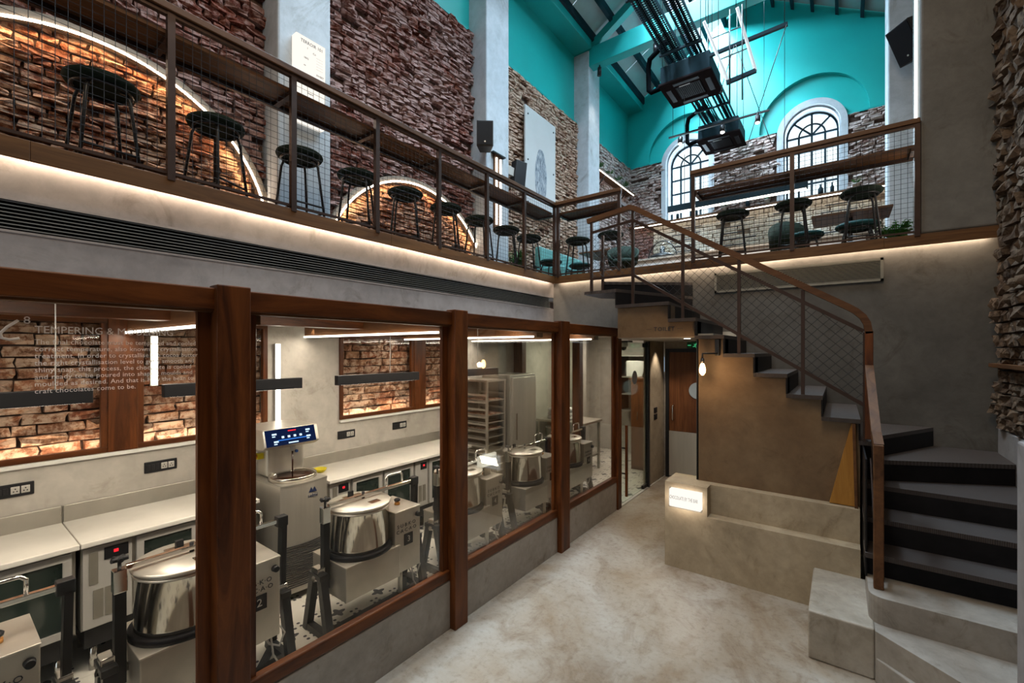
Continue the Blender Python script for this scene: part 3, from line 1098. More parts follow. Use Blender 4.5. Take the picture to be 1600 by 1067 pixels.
# ------------------------------------------------------------------ arch light trims on the left wall
for k, (cy, cz, r) in enumerate(ARCH):
    a0 = math.asin((MZ - cz) / r)
    lab = ['glowing arched light strip on the brick wall at the left end of the balcony', 'glowing arched light strip on the brick wall between the two nearest pilasters'][k]
    t = thing('arch_light', lab, 'light', (XL, cy, MZ))
    o_, i_ = arc(cy, cz, r + 0.055, a0, PI - a0, 48), arc(cy, cz, r - 0.02, a0, PI - a0, 48)
    MB().prism(o_ + i_[::-1], 'x', XL - 0.05, XL + 0.075).build('surround', 'plaster_warm', t)
    MB().tube([(XL + 0.078, y, z) for y, z in arc(cy, cz, r - 0.012, a0, PI - a0, 48)], 0.011, 6).build('light_strip', 'glow_arch', t)
    for q in range(6):
        an0, an1 = a0 + (PI - 2 * a0) * q / 6, a0 + (PI - 2 * a0) * (q + 1) / 6
        pa = (XL + 0.06, cy + (r - 0.04) * math.cos(an0), cz + (r - 0.04) * math.sin(an0))
        pb = (XL + 0.06, cy + (r - 0.04) * math.cos(an1), cz + (r - 0.04) * math.sin(an1))
        mid = (an0 + an1) / 2
        area_along('arch_strip_light', pa, pb, (-0.55, -math.cos(mid), -math.sin(mid)), 0.02, 2.6, (1.0, 0.60, 0.30))

# ------------------------------------------------------------------ timber and glass kitchen front
gw = struct('glazed_wall', (XG, 2.0, 0))
MB().box(XG - 0.06, XG + 0.02, -4.0, 5.72, 2.345, 2.45).build('top_beam', 'wood_y', gw, bevel=0.006)
MB().box(XG - 0.055, XG + 0.002, -4.0, 5.70, 2.334, 2.3455).build('bead', 'oak_y', gw)
posts = [(-1.0, -0.86), (0.835, 0.985), (2.44, 2.585), (4.045, 4.225)]
for a, b in posts:
    MB().box(XG - 0.045, XG + 0.055, a, b, 0.0, 2.465).build('post', 'wood_z', gw, bevel=0.006)
MB().box(XG - 0.045, XG + 0.02, 5.60, 5.72, 0.0, 2.36).build('post', 'wood_z', gw, bevel=0.006)
ends = [-1.0, 0.91, 2.51, 4.135, 5.66]
for a, b in zip(ends, ends[1:]):
    MB().box(XG - 0.055, XG + 0.004, a + 0.07, b - 0.07, 0.375, 0.455).build('sill_rail', 'wood_y', gw, bevel=0.012, seg=3)
    MB().box(XG - 0.07, XG, a + 0.06, b - 0.06, -0.01, 0.375).build('curb', 'curb_plaster', gw, bevel=0.014, seg=3)
    for s_, q in ((a + 0.075, 1), (b - 0.075, -1)):
        MB().box(XG - 0.05, XG - 0.022, s_, s_ + q * 0.055, 0.45, 2.345).build('stile', 'wood_z', gw)
    MB().box(XG - 0.036, XG - 0.026, a + 0.08, b - 0.08, 0.45, 2.34).build('pane', 'glass', gw)
# white vinyl lettering on the first pane
lt = thing('glass_lettering', 'white vinyl lettering about tempering and moulding on the first glass pane', 'sign', (XG - 0.024, 0.45, 2.1))
text('heading', 'TEMPERING & MOULDING', 0.040, (XG - 0.023, 0.253, 2.228), '+x', 'vinyl_white', lt, 'LEFT', 0.0006, 0.92, 1.0)
body = ['The final chocolate must be tempered and cooled to the', 'correct temperature, also known as crystallisation', 'treatment. In order to crystallise the cocoa butter at',
        'the right crystallisation level to get a smooth and', 'shiny snap, this process, the chocolate is cooled', 'and ready to be poured into shaping moulds and',
        'moulded as desired. And that is how the bean to', 'craft chocolates come to be.']
for i, ln in enumerate(body):
    text('text_line', ln, 0.0265, (XG - 0.023, 0.253, 2.182 - i * 0.0268), '+x', 'vinyl_white', lt, 'LEFT', 0.0006, 0.93, 1.04)
text('numeral', '8', 0.040, (XG - 0.023, 0.224, 2.262), '+x', 'vinyl_white', lt, 'LEFT', 0.0006)
MB().tube([(XG - 0.023, 0.212, 2.262), (XG - 0.023, 0.185, 2.236), (XG - 0.023, 0.168, 2.212), (XG - 0.023, 0.172, 2.196), (XG - 0.023, 0.19, 2.190), (XG - 0.023, 0.215, 2.196)], 0.0055, 6).build('swash', 'vinyl_white', lt)

# glass entrance door beyond the front, with its long wooden handle
d1 = struct('door_1', (XG, 5.9, 0))
MB().box(XG - 0.030, XG - 0.018, 5.73, 6.80, 0.02, 2.27).build('leaf', 'glass_green', d1)
MB().box(XG - 0.035, XG + 0.01, 5.73, 6.86, -0.005, 0.012).build('threshold', 'frame_grey', d1)
MB().box(XG - 0.045, XG + 0.01, 6.80, 6.86, 0, 2.29).build('jamb', 'black_metal', d1)
MB().box(XG - 0.04, XG - 0.008, 6.62, 6.80, 0.02, 0.07).build('hinge_plate', 'black_metal', d1)
MB().box(XG - 0.04, XG - 0.008, 6.66, 6.80, 2.2, 2.26).build('hinge_plate', 'black_metal', d1)
dh = MB().bar((XG + 0.055, 5.80, 0.14), (XG + 0.055, 5.80, 1.12), 0.03, 0.03).build('handle', 'wood_z', d1)
for z in (0.45, 0.80):
    MB().cyl((XG - 0.01, 5.80, z), (XG + 0.05, 5.80, z), 0.012, n=8).build('standoff', 'black_metal', dh)

MB().cyl((XG - 0.017, 6.28, 1.75), (XG - 0.014, 6.28, 1.75), 0.10, n=28).build('round_sticker', 'mirror_disc', d1)

# ------------------------------------------------------------------ kitchen shell
wk = struct('wall_kitchen')
NICH = [(-1.2, 2.04), (2.82, 4.62)]
MB().box(XK - 0.5, XK, -4.0, 10.0, 0, 1.36).build('dado', 'plaster_kitchen', wk)
for a, b in ((-4.0, -1.2), (2.04, 2.82), (4.62, 10.0)):
    MB().box(XK - 0.5, XK, a, b, 1.36, 2.45).build('pier', 'plaster_kitchen', wk)
MB().box(XK - 0.5, XK - 0.16, -1.2, 4.62, 1.3, 2.45).build('backing', 'mortar', wk)
used = [0]
for k, (a, b) in enumerate(NICH):
    brick_field(wk, a + 0.01, b - 0.01, 1.38, 2.42, XK - 0.145, 0.23, 0.082, 0.045, 'brick_kitchen', 0.45, limit=150 + 150 * k, seed=40 + k, used=used, joint=0.007, missing=0.0)
    MB().box(XK - 0.15, XK + 0.035, a + 0.0, b - 0.0, 1.335, 1.362).build('ledge', 'ceiling_white', wk)
shows = [('niche_frame', 'timber frame round the nearer lit brick niche in the kitchen wall', [(-1.2, 0.86), (1.03, 2.04)]),
         ('niche_frame', 'timber frame round the farther lit brick niche in the kitchen wall', [(2.82, 3.90), (4.06, 4.62)])]
for nm, lab, lights in shows:
    f_ = thing(nm, lab, 'frame', (XK, lights[0][0], 1.36))
    z0, z1 = 1.365, (2.40 if lights[0][0] < 0 else 2.33)
    for a, b in lights:
        MB().box(XK - 0.03, XK + 0.018, a, b, z0, z0 + 0.04).build('rail', 'wood_y', f_, bevel=0.003)
        MB().box(XK - 0.03, XK + 0.018, a, b, z1 - 0.04, z1).build('rail', 'wood_y', f_, bevel=0.003)
        for y in (a, b - 0.045):
            MB().box(XK - 0.03, XK + 0.018, y, y + 0.045, z0 + 0.04, z1 - 0.04).build('stile', 'wood_z', f_, bevel=0.003)
        MB().box(XK - 0.012, XK - 0.006, a + 0.04, b - 0.04, z0 + 0.03, z1 - 0.03).build('pane', 'glass', f_)
    m0, m1 = lights[0][1], lights[1][0]
    MB().box(XK - 0.05, XK + 0.03, m0 - 0.005, m1 + 0.005, z0, z1).build('post', 'wood_z', f_, bevel=0.004)
for a, b in ((-1.1, 0.84), (1.06, 2.0), (2.86, 3.86), (4.1, 4.58)):
    area_along('niche_light', (XK - 0.04, a, 1.375), (XK - 0.04, b, 1.375), (-0.5, 0, 1), 0.03, 3.4 * (b - a), (1.0, 0.78, 0.55))

ck = struct('ceiling_kitchen')
MB().box(-5.2, XV - 0.1, -4.0, 10.0, 2.44, 2.56).build('slab', 'ceiling_white', ck)
MB().box(XV - 0.2, XG - 0.06, -4.0, 5.72, 2.41, 2.445).build('roof_of_glass_front', 'plaster_grey', ck)
MB().box(XV - 0.12, XV + 0.02, -4.0, YB, 2.345, 2.44).build('edge_beam', 'wood_y', ck, bevel=0.004)
for y in (-0.48, 0.97, 2.42, 3.75, 5.05):
    MB().box(XK, XG - 0.06, y, y + 0.11, 2.285, 2.44).build('cross_beam', 'oak_x', ck, bevel=0.003)
    MB().box(XK + 0.02, XG - 0.10, y - 0.018, y - 0.002, 2.283, 2.30).build('light_strip', 'glow_white', ck)
    area_along('beam_light', (XK + 0.1, y - 0.02, 2.27), (XG - 0.25, y - 0.02, 2.27), (0, -0.35, -1), 0.04, 10, WARM2)
for y0_ in (-0.6, 1.15, 2.6, 3.95):
    area_along('kitchen_front_fill', (-2.72, y0_, 2.40), (-2.72, y0_ + 1.1, 2.40), (-0.3, 0, -1), 0.12, 15, WARM2)  # added fill strips that brighten floor and machine fronts, no fixtures there
for y in (2.43, 1.55):
    spot('wall_wash', (XK + 0.18, y, 2.38), (XK + 0.02, y, 1.5), 16, WARM2, 70, 0.7)

# ------------------------------------------------------------------ kitchen: sockets, lamps, reflection bars
for k, (y, wd, where) in enumerate(((0.36, 0.22, 'left of the four, above the first worktop'), (1.19, 0.22, 'second from the left, under the near niche'),
                                    (2.91, 0.22, 'third from the left, beside the tempering machine'), (3.67, 0.22, 'right of the four, under the far brick niche'))):
    t = thing('power_socket', 'black socket plate on the kitchen wall, ' + where, 'socket', (XK, y, 1.19), 'black socket plates along the kitchen wall')
    MB().box(XK - 0.002, XK + 0.012, y - wd / 2, y + wd / 2, 1.145, 1.235).build('plate', 'black_plastic', t, bevel=0.004)
    for i, yy_ in enumerate((0.02, 0.068)):
        sk = MB().box(XK + 0.011, XK + 0.017, y + yy_ - 0.021, y + yy_ + 0.021, 1.165, 1.215).build('outlet', 'frame_grey', t, bevel=0.003)
        m = MB()
        for dy, dz in ((-0.008, -0.008), (0.008, -0.008), (0, 0.009)):
            m.cyl((XK + 0.016, y + yy_ + dy, 1.19 + dz), (XK + 0.019, y + yy_ + dy, 1.19 + dz), 0.004, n=8)
        m.build('pin_holes', 'void_black', sk)
    for yy_ in (-0.085, -0.055, -0.025):
        MB().box(XK + 0.011, XK + 0.016, y + yy_ - 0.012, y + yy_ + 0.012, 1.168, 1.212).build('switch', 'black_metal', t, bevel=0.002)
PEND = [(-0.45, 0.55, 'black linear pendant lamp hanging before the near brick niche, at the left edge'), (0.86, 1.70, 'black linear pendant lamp hanging over the tempering machine'),
        (1.99, 2.84, 'black linear pendant lamp hanging before the far brick niche'), (3.15, 4.05, 'short black linear pendant lamp above the tray trolley')]
for a, b, lab in PEND:
    x, z = -3.25, 1.905
    t = thing('pendant_lamp', lab, 'lamp', (x, (a + b) / 2, z), 'black linear lamps over the machines')
    MB().box(x - 0.025, x + 0.025, a, b, z - 0.036, z + 0.042).build('housing', 'black_plastic', t, bevel=0.003)
    MB().box(x - 0.018, x + 0.018, a + 0.03, b - 0.03, z - 0.0365, z - 0.030).build('diffuser', 'glow_white', t)
    for q in (0.86,) if a < 0 else (0.62,):
        y = a + (b - a) * q
        MB().tube([(x, y, z + 0.04), (x + 0.004, y, 2.2), (x, y, 2.43)], 0.003, 5).build('cord', 'cable_grey', t)
        MB().box(x - 0.02, x + 0.02, y - 0.05, y + 0.05, 2.42, 2.442).build('ceiling_rose', 'black_metal', t)
    area_along('pendant_light', (x, a + 0.05, z - 0.05), (x, b - 0.05, z - 0.05), (0, 0, -1), 0.03, 5, WARM2)
for y, z0, z1, seg, lab in ((2.13, 1.40, 2.22, 1, 'tall white glowing bar added as a light reflection, on the wall behind the tempering machine'), (1.14, 1.86, 2.27, 6, 'white glowing bar of six short pieces added as a light reflection, before the near brick niche')):
    t = thing('reflection_bar', lab, 'light', (XK + 0.03, y, z0))  # glowing bars stand in for light reflections on the glass, not lamps
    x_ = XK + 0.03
    MB().box(x_ - 0.015, x_, y - 0.025, y + 0.025, z0, z1).build('bar_back', 'frame_grey', t)
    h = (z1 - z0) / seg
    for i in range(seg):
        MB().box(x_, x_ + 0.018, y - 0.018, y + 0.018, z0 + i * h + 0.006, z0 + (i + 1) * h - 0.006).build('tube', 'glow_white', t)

# ------------------------------------------------------------------ kitchen: refrigerated counters
XC = -3.95


def fridge_counter(y0, y1, units, lab):
    t = thing('fridge_counter', lab, 'counter', ((XC + XK) / 2, (y0 + y1) / 2, 0), 'stainless refrigerated counters along the kitchen wall')
    MB().box(XK, XC + 0.03, y0, y1, 0.865, 0.90).build('worktop', 'marble', t, bevel=0.006, label='white marble worktop')
    MB().box(XK + 0.002, XK + 0.02, y0 + 0.004, y1 - 0.004, 0.90, 1.02).build('backsplash', 'steel_matt', t, bevel=0.003)
    MB().box(XK + 0.05, XC - 0.045, y0 + 0.01, y1 - 0.01, 0.30, 0.865).build('carcass', 'steel_matt', t)
    MB().box(XK + 0.08, XC - 0.06, y0 + 0.03, y1 - 0.03, 0.17, 0.30).build('plinth', 'black_metal', t)
    for y in (y0 + 0.08, y1 - 0.08):
        for x in (XC - 0.10, XK + 0.12):
            MB().cyl((x, y, 0), (x, y, 0.18), 0.022, n=10).build('leg', 'chrome', t)
    for kind, a, b in units:
        if kind == 'door':
            d = MB()
            w = 0.042
            for q in ((a, b, 0.80, 0.845), (a, b, 0.315, 0.36), (a, a + w, 0.36, 0.80), (b - w, b, 0.36, 0.80)):
                d.box(XC - 0.05, XC - 0.012, q[0], q[1], q[2], q[3])
            d = d.build('door', 'frame_grey', t, bevel=0.003)
            MB().box(XC - 0.045, XC - 0.025, a + w - 0.003, b - w + 0.003, 0.357, 0.803).build('glass', 'fridge_glass', d)
            MB().box(XC - 0.014, XC - 0.004, b - 0.03, b - 0.012, 0.50, 0.66).build('handle', 'steel', d)
        else:
            p = MB().box(XC - 0.05, XC - 0.015, a, b, 0.315, 0.845).build('machine_panel', 'frame_grey', t, bevel=0.003)
            MB().box(XC - 0.016, XC - 0.009, a + (b - a) * 0.42, b - 0.02, 0.745, 0.825).build('display', 'black_plastic', p)
            cy = a + (b - a) * 0.66
            MB().box(XC - 0.010, XC - 0.0075, cy - 0.012, cy + 0.012, 0.780, 0.800).build('red_digits', 'glow_red', p)
            m = MB()
            if b - a > 0.2:
                m.box(XC - 0.016, XC - 0.011, a + 0.03, a + 0.075, 0.60, 0.81)
            n_ = 3 if b - a > 0.2 else 2
            for i in range(n_):
                s_ = a + 0.05 + (b - a - 0.07) * i / n_
                m.box(XC - 0.016, XC - 0.011, s_, s_ + (b - a - 0.1) / n_, 0.37, 0.56)
            m.build('vent_slots', 'grille_tan', p)
    return t


fridge_counter(-1.3, 0.606, [('door', -0.65, 0.0), ('door', 0.01, 0.575)], 'stainless fridge counter with white marble top at the left edge of the kitchen')
fridge_counter(0.61, 1.70, [('panel', 0.625, 0.875), ('door', 0.90, 1.27), ('door', 1.29, 1.67)], 'stainless fridge counter with a red display, left of the tempering machine')
fridge_counter(2.33, 4.36, [('panel', 2.36, 2.58), ('door', 2.61, 2.97), ('door', 3.0, 3.40), ('panel', 3.43, 3.62), ('door', 3.65, 4.0), ('door', 4.02, 4.34)], 'long stainless fridge counter with marble top, right of the tempering machine')
b_ = thing('bowl', 'small yellow plastic bowl on the marble worktop beside the tempering machine', 'bowl', (-4.28, 2.42, 0.90))
MB().lathe([(0.03, 0), (0.055, 0.02), (0.065, 0.04), (0.060, 0.04), (0.045, 0.018)], (-4.28, 2.44, 0.9015), 20).build('shell', 'yellow_plastic', b_)

# ------------------------------------------------------------------ kitchen: tempering machine
tm = thing('tempering_machine', 'stainless chocolate tempering machine with blue touch screen and running chocolate', 'machine', (-4.05, 2.0, 0))
X0, X1, Y0, Y1 = -4.34, -3.78, 1.80, 2.22
front = [(X1 + 0.035 * math.sin(PI * i / 10), Y0 + (Y1 - Y0) * i / 10) for i in range(11)]
MB().prism([(X0, Y0)] + front + [(X0, Y1)], 'z', 0.07, 0.985).build('body', 'steel', tm)
MB().prism([(X0 - 0.005, Y0 - 0.006)] + [(x + 0.006, y) for x, y in front] + [(X0 - 0.005, Y1 + 0.006)], 'z', 0.985, 1.0).build('deck', 'steel_matt', tm)
for i in range(20):
    z = 0.12 + i * 0.0185
    m = MB()
    pts = [(x + 0.003, y, z) for x, y in front[1:10]]
    m.tube(pts, 0.0045, 4)
    m.build('louvre', 'void_black', tm)
for y in (Y0 + 0.05, Y1 - 0.05):
    for x in (X0 + 0.06, X1 - 0.06):
        MB().cyl((x, y, 0), (x, y, 0.07), 0.03, n=12).build('castor', 'black_plastic', tm)
bowl = MB().lathe([(0.175, 0.0), (0.192, 0.0), (0.192, 0.035), (0.185, 0.04), (0.172, 0.02), (0.166, 0.002)], (-3.985, 2.01, 0.998), 36, 1.0, 1.05).build('bowl_rim', 'steel_polished', tm)
MB().lathe([(0.168, 0.0), (0.168, 0.014), (0.02, 0.018)], (-3.985, 2.01, 1.000), 30, 1.0, 1.05).build('chocolate', 'chocolate', bowl)
MB().box(X0, X0 + 0.20, Y0 + 0.05, Y1 - 0.02, 1.0, 1.36).build('column', 'steel', tm, bevel=0.03, seg=3)
hp = [(X0 - 0.02, 1.30), (-3.90, 1.30), (-3.83, 1.335), (-3.875, 1.475), (X0 - 0.02, 1.475)]
hd = MB().prism([(p[0], p[1]) for p in hp], 'y', Y0 - 0.10, Y1 - 0.04).build('head', 'steel', tm, bevel=0.012, seg=3)
na = math.atan2(0.045, 0.14)


def scr(u, w, out=0.0):
    """point on the slanted screen: u along y (0..1), w up (0..1)"""
    return (-3.828 - 0.045 * w + out * math.cos(na), Y0 - 0.085 + u * 0.43, 1.338 + 0.134 * w + out * math.sin(na))


MB().add([scr(0, 0, .004), scr(1, 0, .004), scr(1, 1, .004), scr(0, 1, .004), scr(0, 0, -.01), scr(1, 0, -.01), scr(1, 1, -.01), scr(0, 1, -.01)],
         [(0, 1, 2, 3), (7, 6, 5, 4), (0, 4, 5, 1), (1, 5, 6, 2), (2, 6, 7, 3), (3, 7, 4, 0)]).build('screen', 'screen', hd)
m, m2 = MB(), MB()


def quad(mb, u0, u1, w0, w1):
    mb.add([scr(u0, w0, .006), scr(u1, w0, .006), scr(u1, w1, .006), scr(u0, w1, .006)], [(0, 1, 2, 3)])


for u in (0.30, 0.42, 0.54, 0.66):
    quad(m2, u, u + 0.05, 0.42, 0.55)
quad(m, 0.22, 0.80, 0.28, 0.34)
for u, w in ((0.12, 0.66), (0.80, 0.70), (0.14, 0.2), (0.80, 0.30)):
    quad(m2, u, u + 0.09, w, w + 0.10)
    quad(m2, u, u + 0.06, w - 0.12, w - 0.06)
quad(m2, 0.42, 0.62, 0.06, 0.13)
m.build('blue_readout', 'glow_blue', hd)
m2.build('white_readout', 'glow_text', hd)
m = MB()
quad(m, 0.44, 0.60, 0.80, 0.86)
m.build('red_readout', 'glow_red', hd)
sp_ = MB().cyl((-3.95, 1.99, 1.30), (-3.95, 1.99, 1.25), 0.022, 0.016, 12).build('spout', 'white_plastic', hd)
MB().cyl((-3.95, 1.99, 1.25), (-3.95, 1.99, 1.01), 0.008, 0.006, 8).build('chocolate_stream', 'chocolate', sp_)
MB().cyl((X0 + 0.2, 2.12, 1.20), (X0 + 0.215, 2.12, 1.20), 0.014, n=12).build('button', 'blue_plastic', tm)
es = MB().box(X0 + 0.10, X0 + 0.15, Y0 + 0.0, Y0 + 0.055, 1.17, 1.22).build('emergency_switch', 'yellow_plastic', tm)
MB().cyl((X0 + 0.125, Y0, 1.195), (X0 + 0.125, Y0 - 0.04, 1.195), 0.02, n=12).build('mushroom', 'orange_plastic', es)
MB().box(X0 - 0.01, X0 + 0.04, Y0 - 0.10, Y0 - 0.02, 1.18, 1.26).build('plug', 'blue_plastic', tm)
lg = MB()
for dy in (0, 0.03):
    lg.prism([(2.03 + dy, 0.90), (2.03 + dy + 0.045, 0.90), (2.03 + dy + 0.0225, 0.945)], 'x', X1 + 0.034, X1 + 0.037)
lg.build('triangle_mark', 'logo_navy', tm)
text('maker_lettering', 'selmi', 0.045, (X1 + 0.036, 2.067, 0.87), '+x', 'logo_navy', tm, 'CENTER', 0.001)

# ------------------------------------------------------------------ kitchen: six stone grinders
XM = -3.165


def grinder():
    t = thing('stone_grinder', 'stainless chocolate grinder', 'machine', (0, 0, 0), 'stainless chocolate grinders on black stands')
    MB().box(-0.24, 0.225, 0.0, 0.50, 0.27, 0.525).build('trough', 'steel_matt', t, bevel=0.006)
    MB().box(-0.243, 0.228, -0.003, 0.503, 0.522, 0.533).build('trough_top', 'steel', t, bevel=0.003)
    MB().lathe([(0.24, 0.53), (0.262, 0.535), (0.262, 0.565), (0.245, 0.572)], (0, 0.262, 0), 36).build('rubber_ring', 'rubber', t)
    d = MB().lathe([(0.234, 0.57), (0.236, 0.60), (0.236, 0.895), (0.242, 0.90)], (0, 0.262, 0), 48).build('drum', 'steel_polished', t)
    MB().lathe([(0.2365, 0.872), (0.243, 0.876), (0.243, 0.884), (0.2365, 0.888)], (0, 0.262, 0), 40).build('hoop', 'steel', d)
    l = MB().lathe([(0.246, 0.900), (0.250, 0.906), (0.250, 0.914), (0.240, 0.922), (0.05, 0.926)], (0, 0.262, 0), 40).build('lid', 'steel', t)
    MB().box(-0.15, -0.04, 0.20, 0.36, 0.922, 0.932).build('hatch', 'steel_polished', l)
    MB().box(0.10, 0.16, 0.27, 0.36, 0.920, 0.928).build('name_plate', 'steel_polished', l)
    MB().box(-0.16, -0.135, 0.26, 0.30, 0.93, 0.965).build('catch', 'black_plastic', l)
    MB().cyl((0.0, 0.30, 0.93), (0.0, 0.30, 0.985), 0.012, n=10).build('pin', 'black_metal', l)
    p = MB().bar((0.0, -0.035, 0.33), (0.0, -0.035, 0.93), 0.05, 0.05, (0, 1, 0)).build('clamp_post', 'black_metal', t)
    MB().box(-0.03, 0.03, -0.065, -0.005, 0.83, 0.955).build('clamp_head', 'chrome', p, bevel=0.005)
    k = MB().cyl((0, -0.035, 0.955), (0, -0.035, 1.0), 0.009, n=8)
    k.build('screw', 'black_metal', p)
    k = MB()
    for i in range(5):
        a = 2 * PI * i / 5
        k.cyl((0, -0.035, 1.005), (0.038 * math.cos(a), -0.035 + 0.038 * math.sin(a), 1.01), 0.014, 0.012, 8)
    k.build('star_knob', 'black_plastic', p)
    cb = MB().bar((0, -0.01, 0.955), (0, 0.84, 0.955), 0.032, 0.026).build('clamp_bar', 'chrome', t, bevel=0.003)
    MB().tube([(0, 0.53, 0.965), (0, 0.53, 1.04), (0, 0.55, 1.06), (0, 0.68, 1.06), (0, 0.70, 1.04), (0, 0.70, 0.965)], 0.010, 8).build('loop_handle', 'chrome', cb)
    MB().box(-0.03, 0.03, 0.80, 0.87, 0.915, 0.985).build('end_block', 'black_metal', cb, bevel=0.004)
    MB().bar((0, 0.845, 0.93), (0, 0.835, 0.42), 0.06, 0.035, (0, 1, 0)).build('rear_strap', 'black_metal', t)
    b = MB().box(-0.16, 0.215, 0.455, 0.725, 0.29, 0.80).build('control_box', 'steel_matt', t, bevel=0.006)
    MB().box(-0.163, 0.218, 0.452, 0.728, 0.795, 0.806).build('box_lid', 'steel', b, bevel=0.003)
    MB().lathe([(0.024, 0.806), (0.024, 0.825), (0.016, 0.826), (0.016, 0.84)], (0.06, 0.60, 0), 16).build('button_collar', 'orange_plastic', b)
    MB().lathe([(0.026, 0.838), (0.028, 0.85), (0.02, 0.858)], (0.06, 0.60, 0), 16).build('stop_button', 'black_plastic', b)
    MB().cyl((0.215, 0.69, 0.735), (0.245, 0.69, 0.735), 0.022, 0.018, 14).build('speed_knob', 'black_plastic', b)
    text('lettering', 'S\u00b7U\u00b7B\u00b7K\u00b7O\nC\u00b7A\u00b7C\u00b7A\u00b7O', 0.042, (0.216, 0.575, 0.655), '+x', 'ink', b, 'CENTER', 0.0012, 1.0, 1.1, lead=1.05)
    MB().box(0.214, 0.220, 0.55, 0.64, 0.505, 0.60).build('number_plate', 'black_plastic', b)
    for y, nm in ((-0.09, 'near'), (0.83, 'far')):
        for s in (-1, 1):
            MB().bar((s * 0.05, y, 0.45), (s * 0.155, y, 0.0), 0.055, 0.055, (0, 1, 0)).build('leg', 'stand_black', t)
        MB().box(-0.085, 0.085, y - 0.035, y + 0.035, 0.435, 0.475).build('stand_head', 'stand_black', t, bevel=0.004)
        MB().box(-0.15, 0.15, y - 0.025, y + 0.025, 0.005, 0.055).build('foot_bar', 'stand_black', t)
        MB().box(-0.045, 0.045, y - 0.03, y + 0.03, 0.475, 0.515).build('bearing', 'chrome', t, bevel=0.006)
    MB().cyl((0, -0.13, 0.44), (0, 0.01, 0.40), 0.022, n=12).build('axle', 'chrome', t)
    MB().cyl((0, 0.72, 0.40), (0, 0.87, 0.44), 0.022, n=12).build('axle', 'chrome', t)
    MB().bar((0.10, -0.09, 0.032), (0.10, 0.83, 0.032), 0.06, 0.05).build('base_beam', 'stand_black', t)
    for s in (-1, 1):
        MB().bar((0.10, 0.64, 0.032), (0.10 + s * 0.12 - 0.06, 0.80, 0.032), 0.04, 0.04).build('brace', 'stand_black', t)
    MB().cyl((0.10, 0.60, 0.05), (0.10, 0.60, 0.29), 0.02, n=10).build('conduit', 'steel_matt', t)
    MB().tube([(0.10, 0.66, 0.29), (0.12, 0.70, 0.20), (0.13, 0.76, 0.16), (0.14, 0.79, 0.24), (0.13, 0.76, 0.30), (0.12, 0.71, 0.24), (0.13, 0.72, 0.12), (0.16, 0.76, 0.03)], 0.007, 6).build('power_cable', 'cable_grey', t)
    return t


g0 = grinder()
GR = [(-0.40, '1', 'stainless chocolate grinder cut off by the left edge, only its control box in view'), (0.68, '2', 'stainless chocolate grinder numbered 2 behind the first timber post'),
      (1.88, '3', 'stainless chocolate grinder numbered 3, whole in the second glass pane'), (3.05, '4', 'stainless chocolate grinder half hidden by the second timber post'),
      (4.20, '5', 'stainless chocolate grinder framed in the third glass pane'), (5.22, '6', 'stainless chocolate grinder behind the last narrow glass pane')]
made = []
for i, (y, num, lab) in enumerate(GR):
    t = g0 if i == 0 else copy_tree(g0)
    t.location = (XM, y, 0)
    t['label'] = lab
    made.append((t, y, num))
for t, y, num in made:
    bx = [c for c in t.children if c.name.startswith('control_box')][0]
    text('numeral', num, 0.07, (XM + 0.2215, y + 0.595, 0.552), '+x', 'frame_grey', bx, 'CENTER', 0.001)
sg = thing('light_sign', 'small white lit sign standing on the fourth chocolate grinder', 'sign', (-3.05, 3.62, 0.81))
MB().box(-3.08, -3.05, 3.50, 3.80, 0.90, 1.03).build('face', 'glow_panel', sg, bevel=0.01)
MB().box(-3.075, -3.055, 3.60, 3.70, 0.8068, 0.90).build('bracket', 'black_metal', sg)
text('lettering', 'REFINE & CONCHE', 0.034, (-3.048, 3.65, 0.985), '+x', 'ink', sg, 'CENTER', 0.001, 0.95)
text('small_lettering', 'stone grinders at work', 0.014, (-3.048, 3.62, 0.94), '+x', 'ink', sg, 'CENTER', 0.001)

# ------------------------------------------------------------------ kitchen: tray trolley, tall fridge, partition, back room
tt = thing('tray_trolley', 'stainless tray trolley with trays of chocolate behind the second post', 'trolley', (-4.27, 5.0, 0))
xa, xb, ya, yb = -4.52, -4.03, 4.80, 5.20
for x in (xa, xb):
    for y in (ya, yb):
        MB().box(x - 0.015, x + 0.015, y - 0.015, y + 0.015, 0.12, 1.70).build('upright', 'steel', tt)
        MB().cyl((x - 0.012, y, 0.06), (x + 0.012, y, 0.06), 0.055, n=14).build('castor', 'black_plastic', tt)
MB().box(xa - 0.02, xb + 0.02, ya - 0.02, yb + 0.02, 1.70, 1.725).build('top_plate', 'steel', tt)
MB().box(xa - 0.02, xb + 0.02, ya - 0.02, yb + 0.02, 0.11, 0.13).build('base_frame', 'steel', tt)
for i in range(12):
    z = 0.34 + i * 0.105
    for y in (ya - 0.008, yb + 0.008):
        MB().box(xa, xb, y - 0.012, y + 0.012, z, z + 0.028).build('runner', 'steel', tt)
    if i not in (9, 11):
        tray = MB().box(xa + 0.02, xb + 0.01, ya + 0.02, yb - 0.02, z + 0.03, z + 0.042).build('tray', 'steel_matt', tt)
        if i in (3, 6, 7, 8, 10):
            MB().box(xa + 0.05, xb - 0.02, ya + 0.05, yb - 0.05, z + 0.042, z + 0.056).build('chocolate_slab', 'chocolate' if i % 2 else 'brick_kitchen', tray)
fd = thing('tall_fridge', 'tall brushed steel fridge standing behind the tray trolley', 'fridge', (-4.2, 5.6, 0))
MB().box(-4.53, -3.98, 5.28, 5.95, 0.10, 1.78).build('cabinet', 'steel_matt', fd, bevel=0.006)
dd = MB().box(-3.98, -3.945, 5.30, 5.93, 0.14, 1.74).build('door', 'steel', fd, bevel=0.005)
MB().bar((-3.92, 5.36, 0.8), (-3.92, 5.36, 1.2), 0.02, 0.02).build('handle', 'chrome', dd)
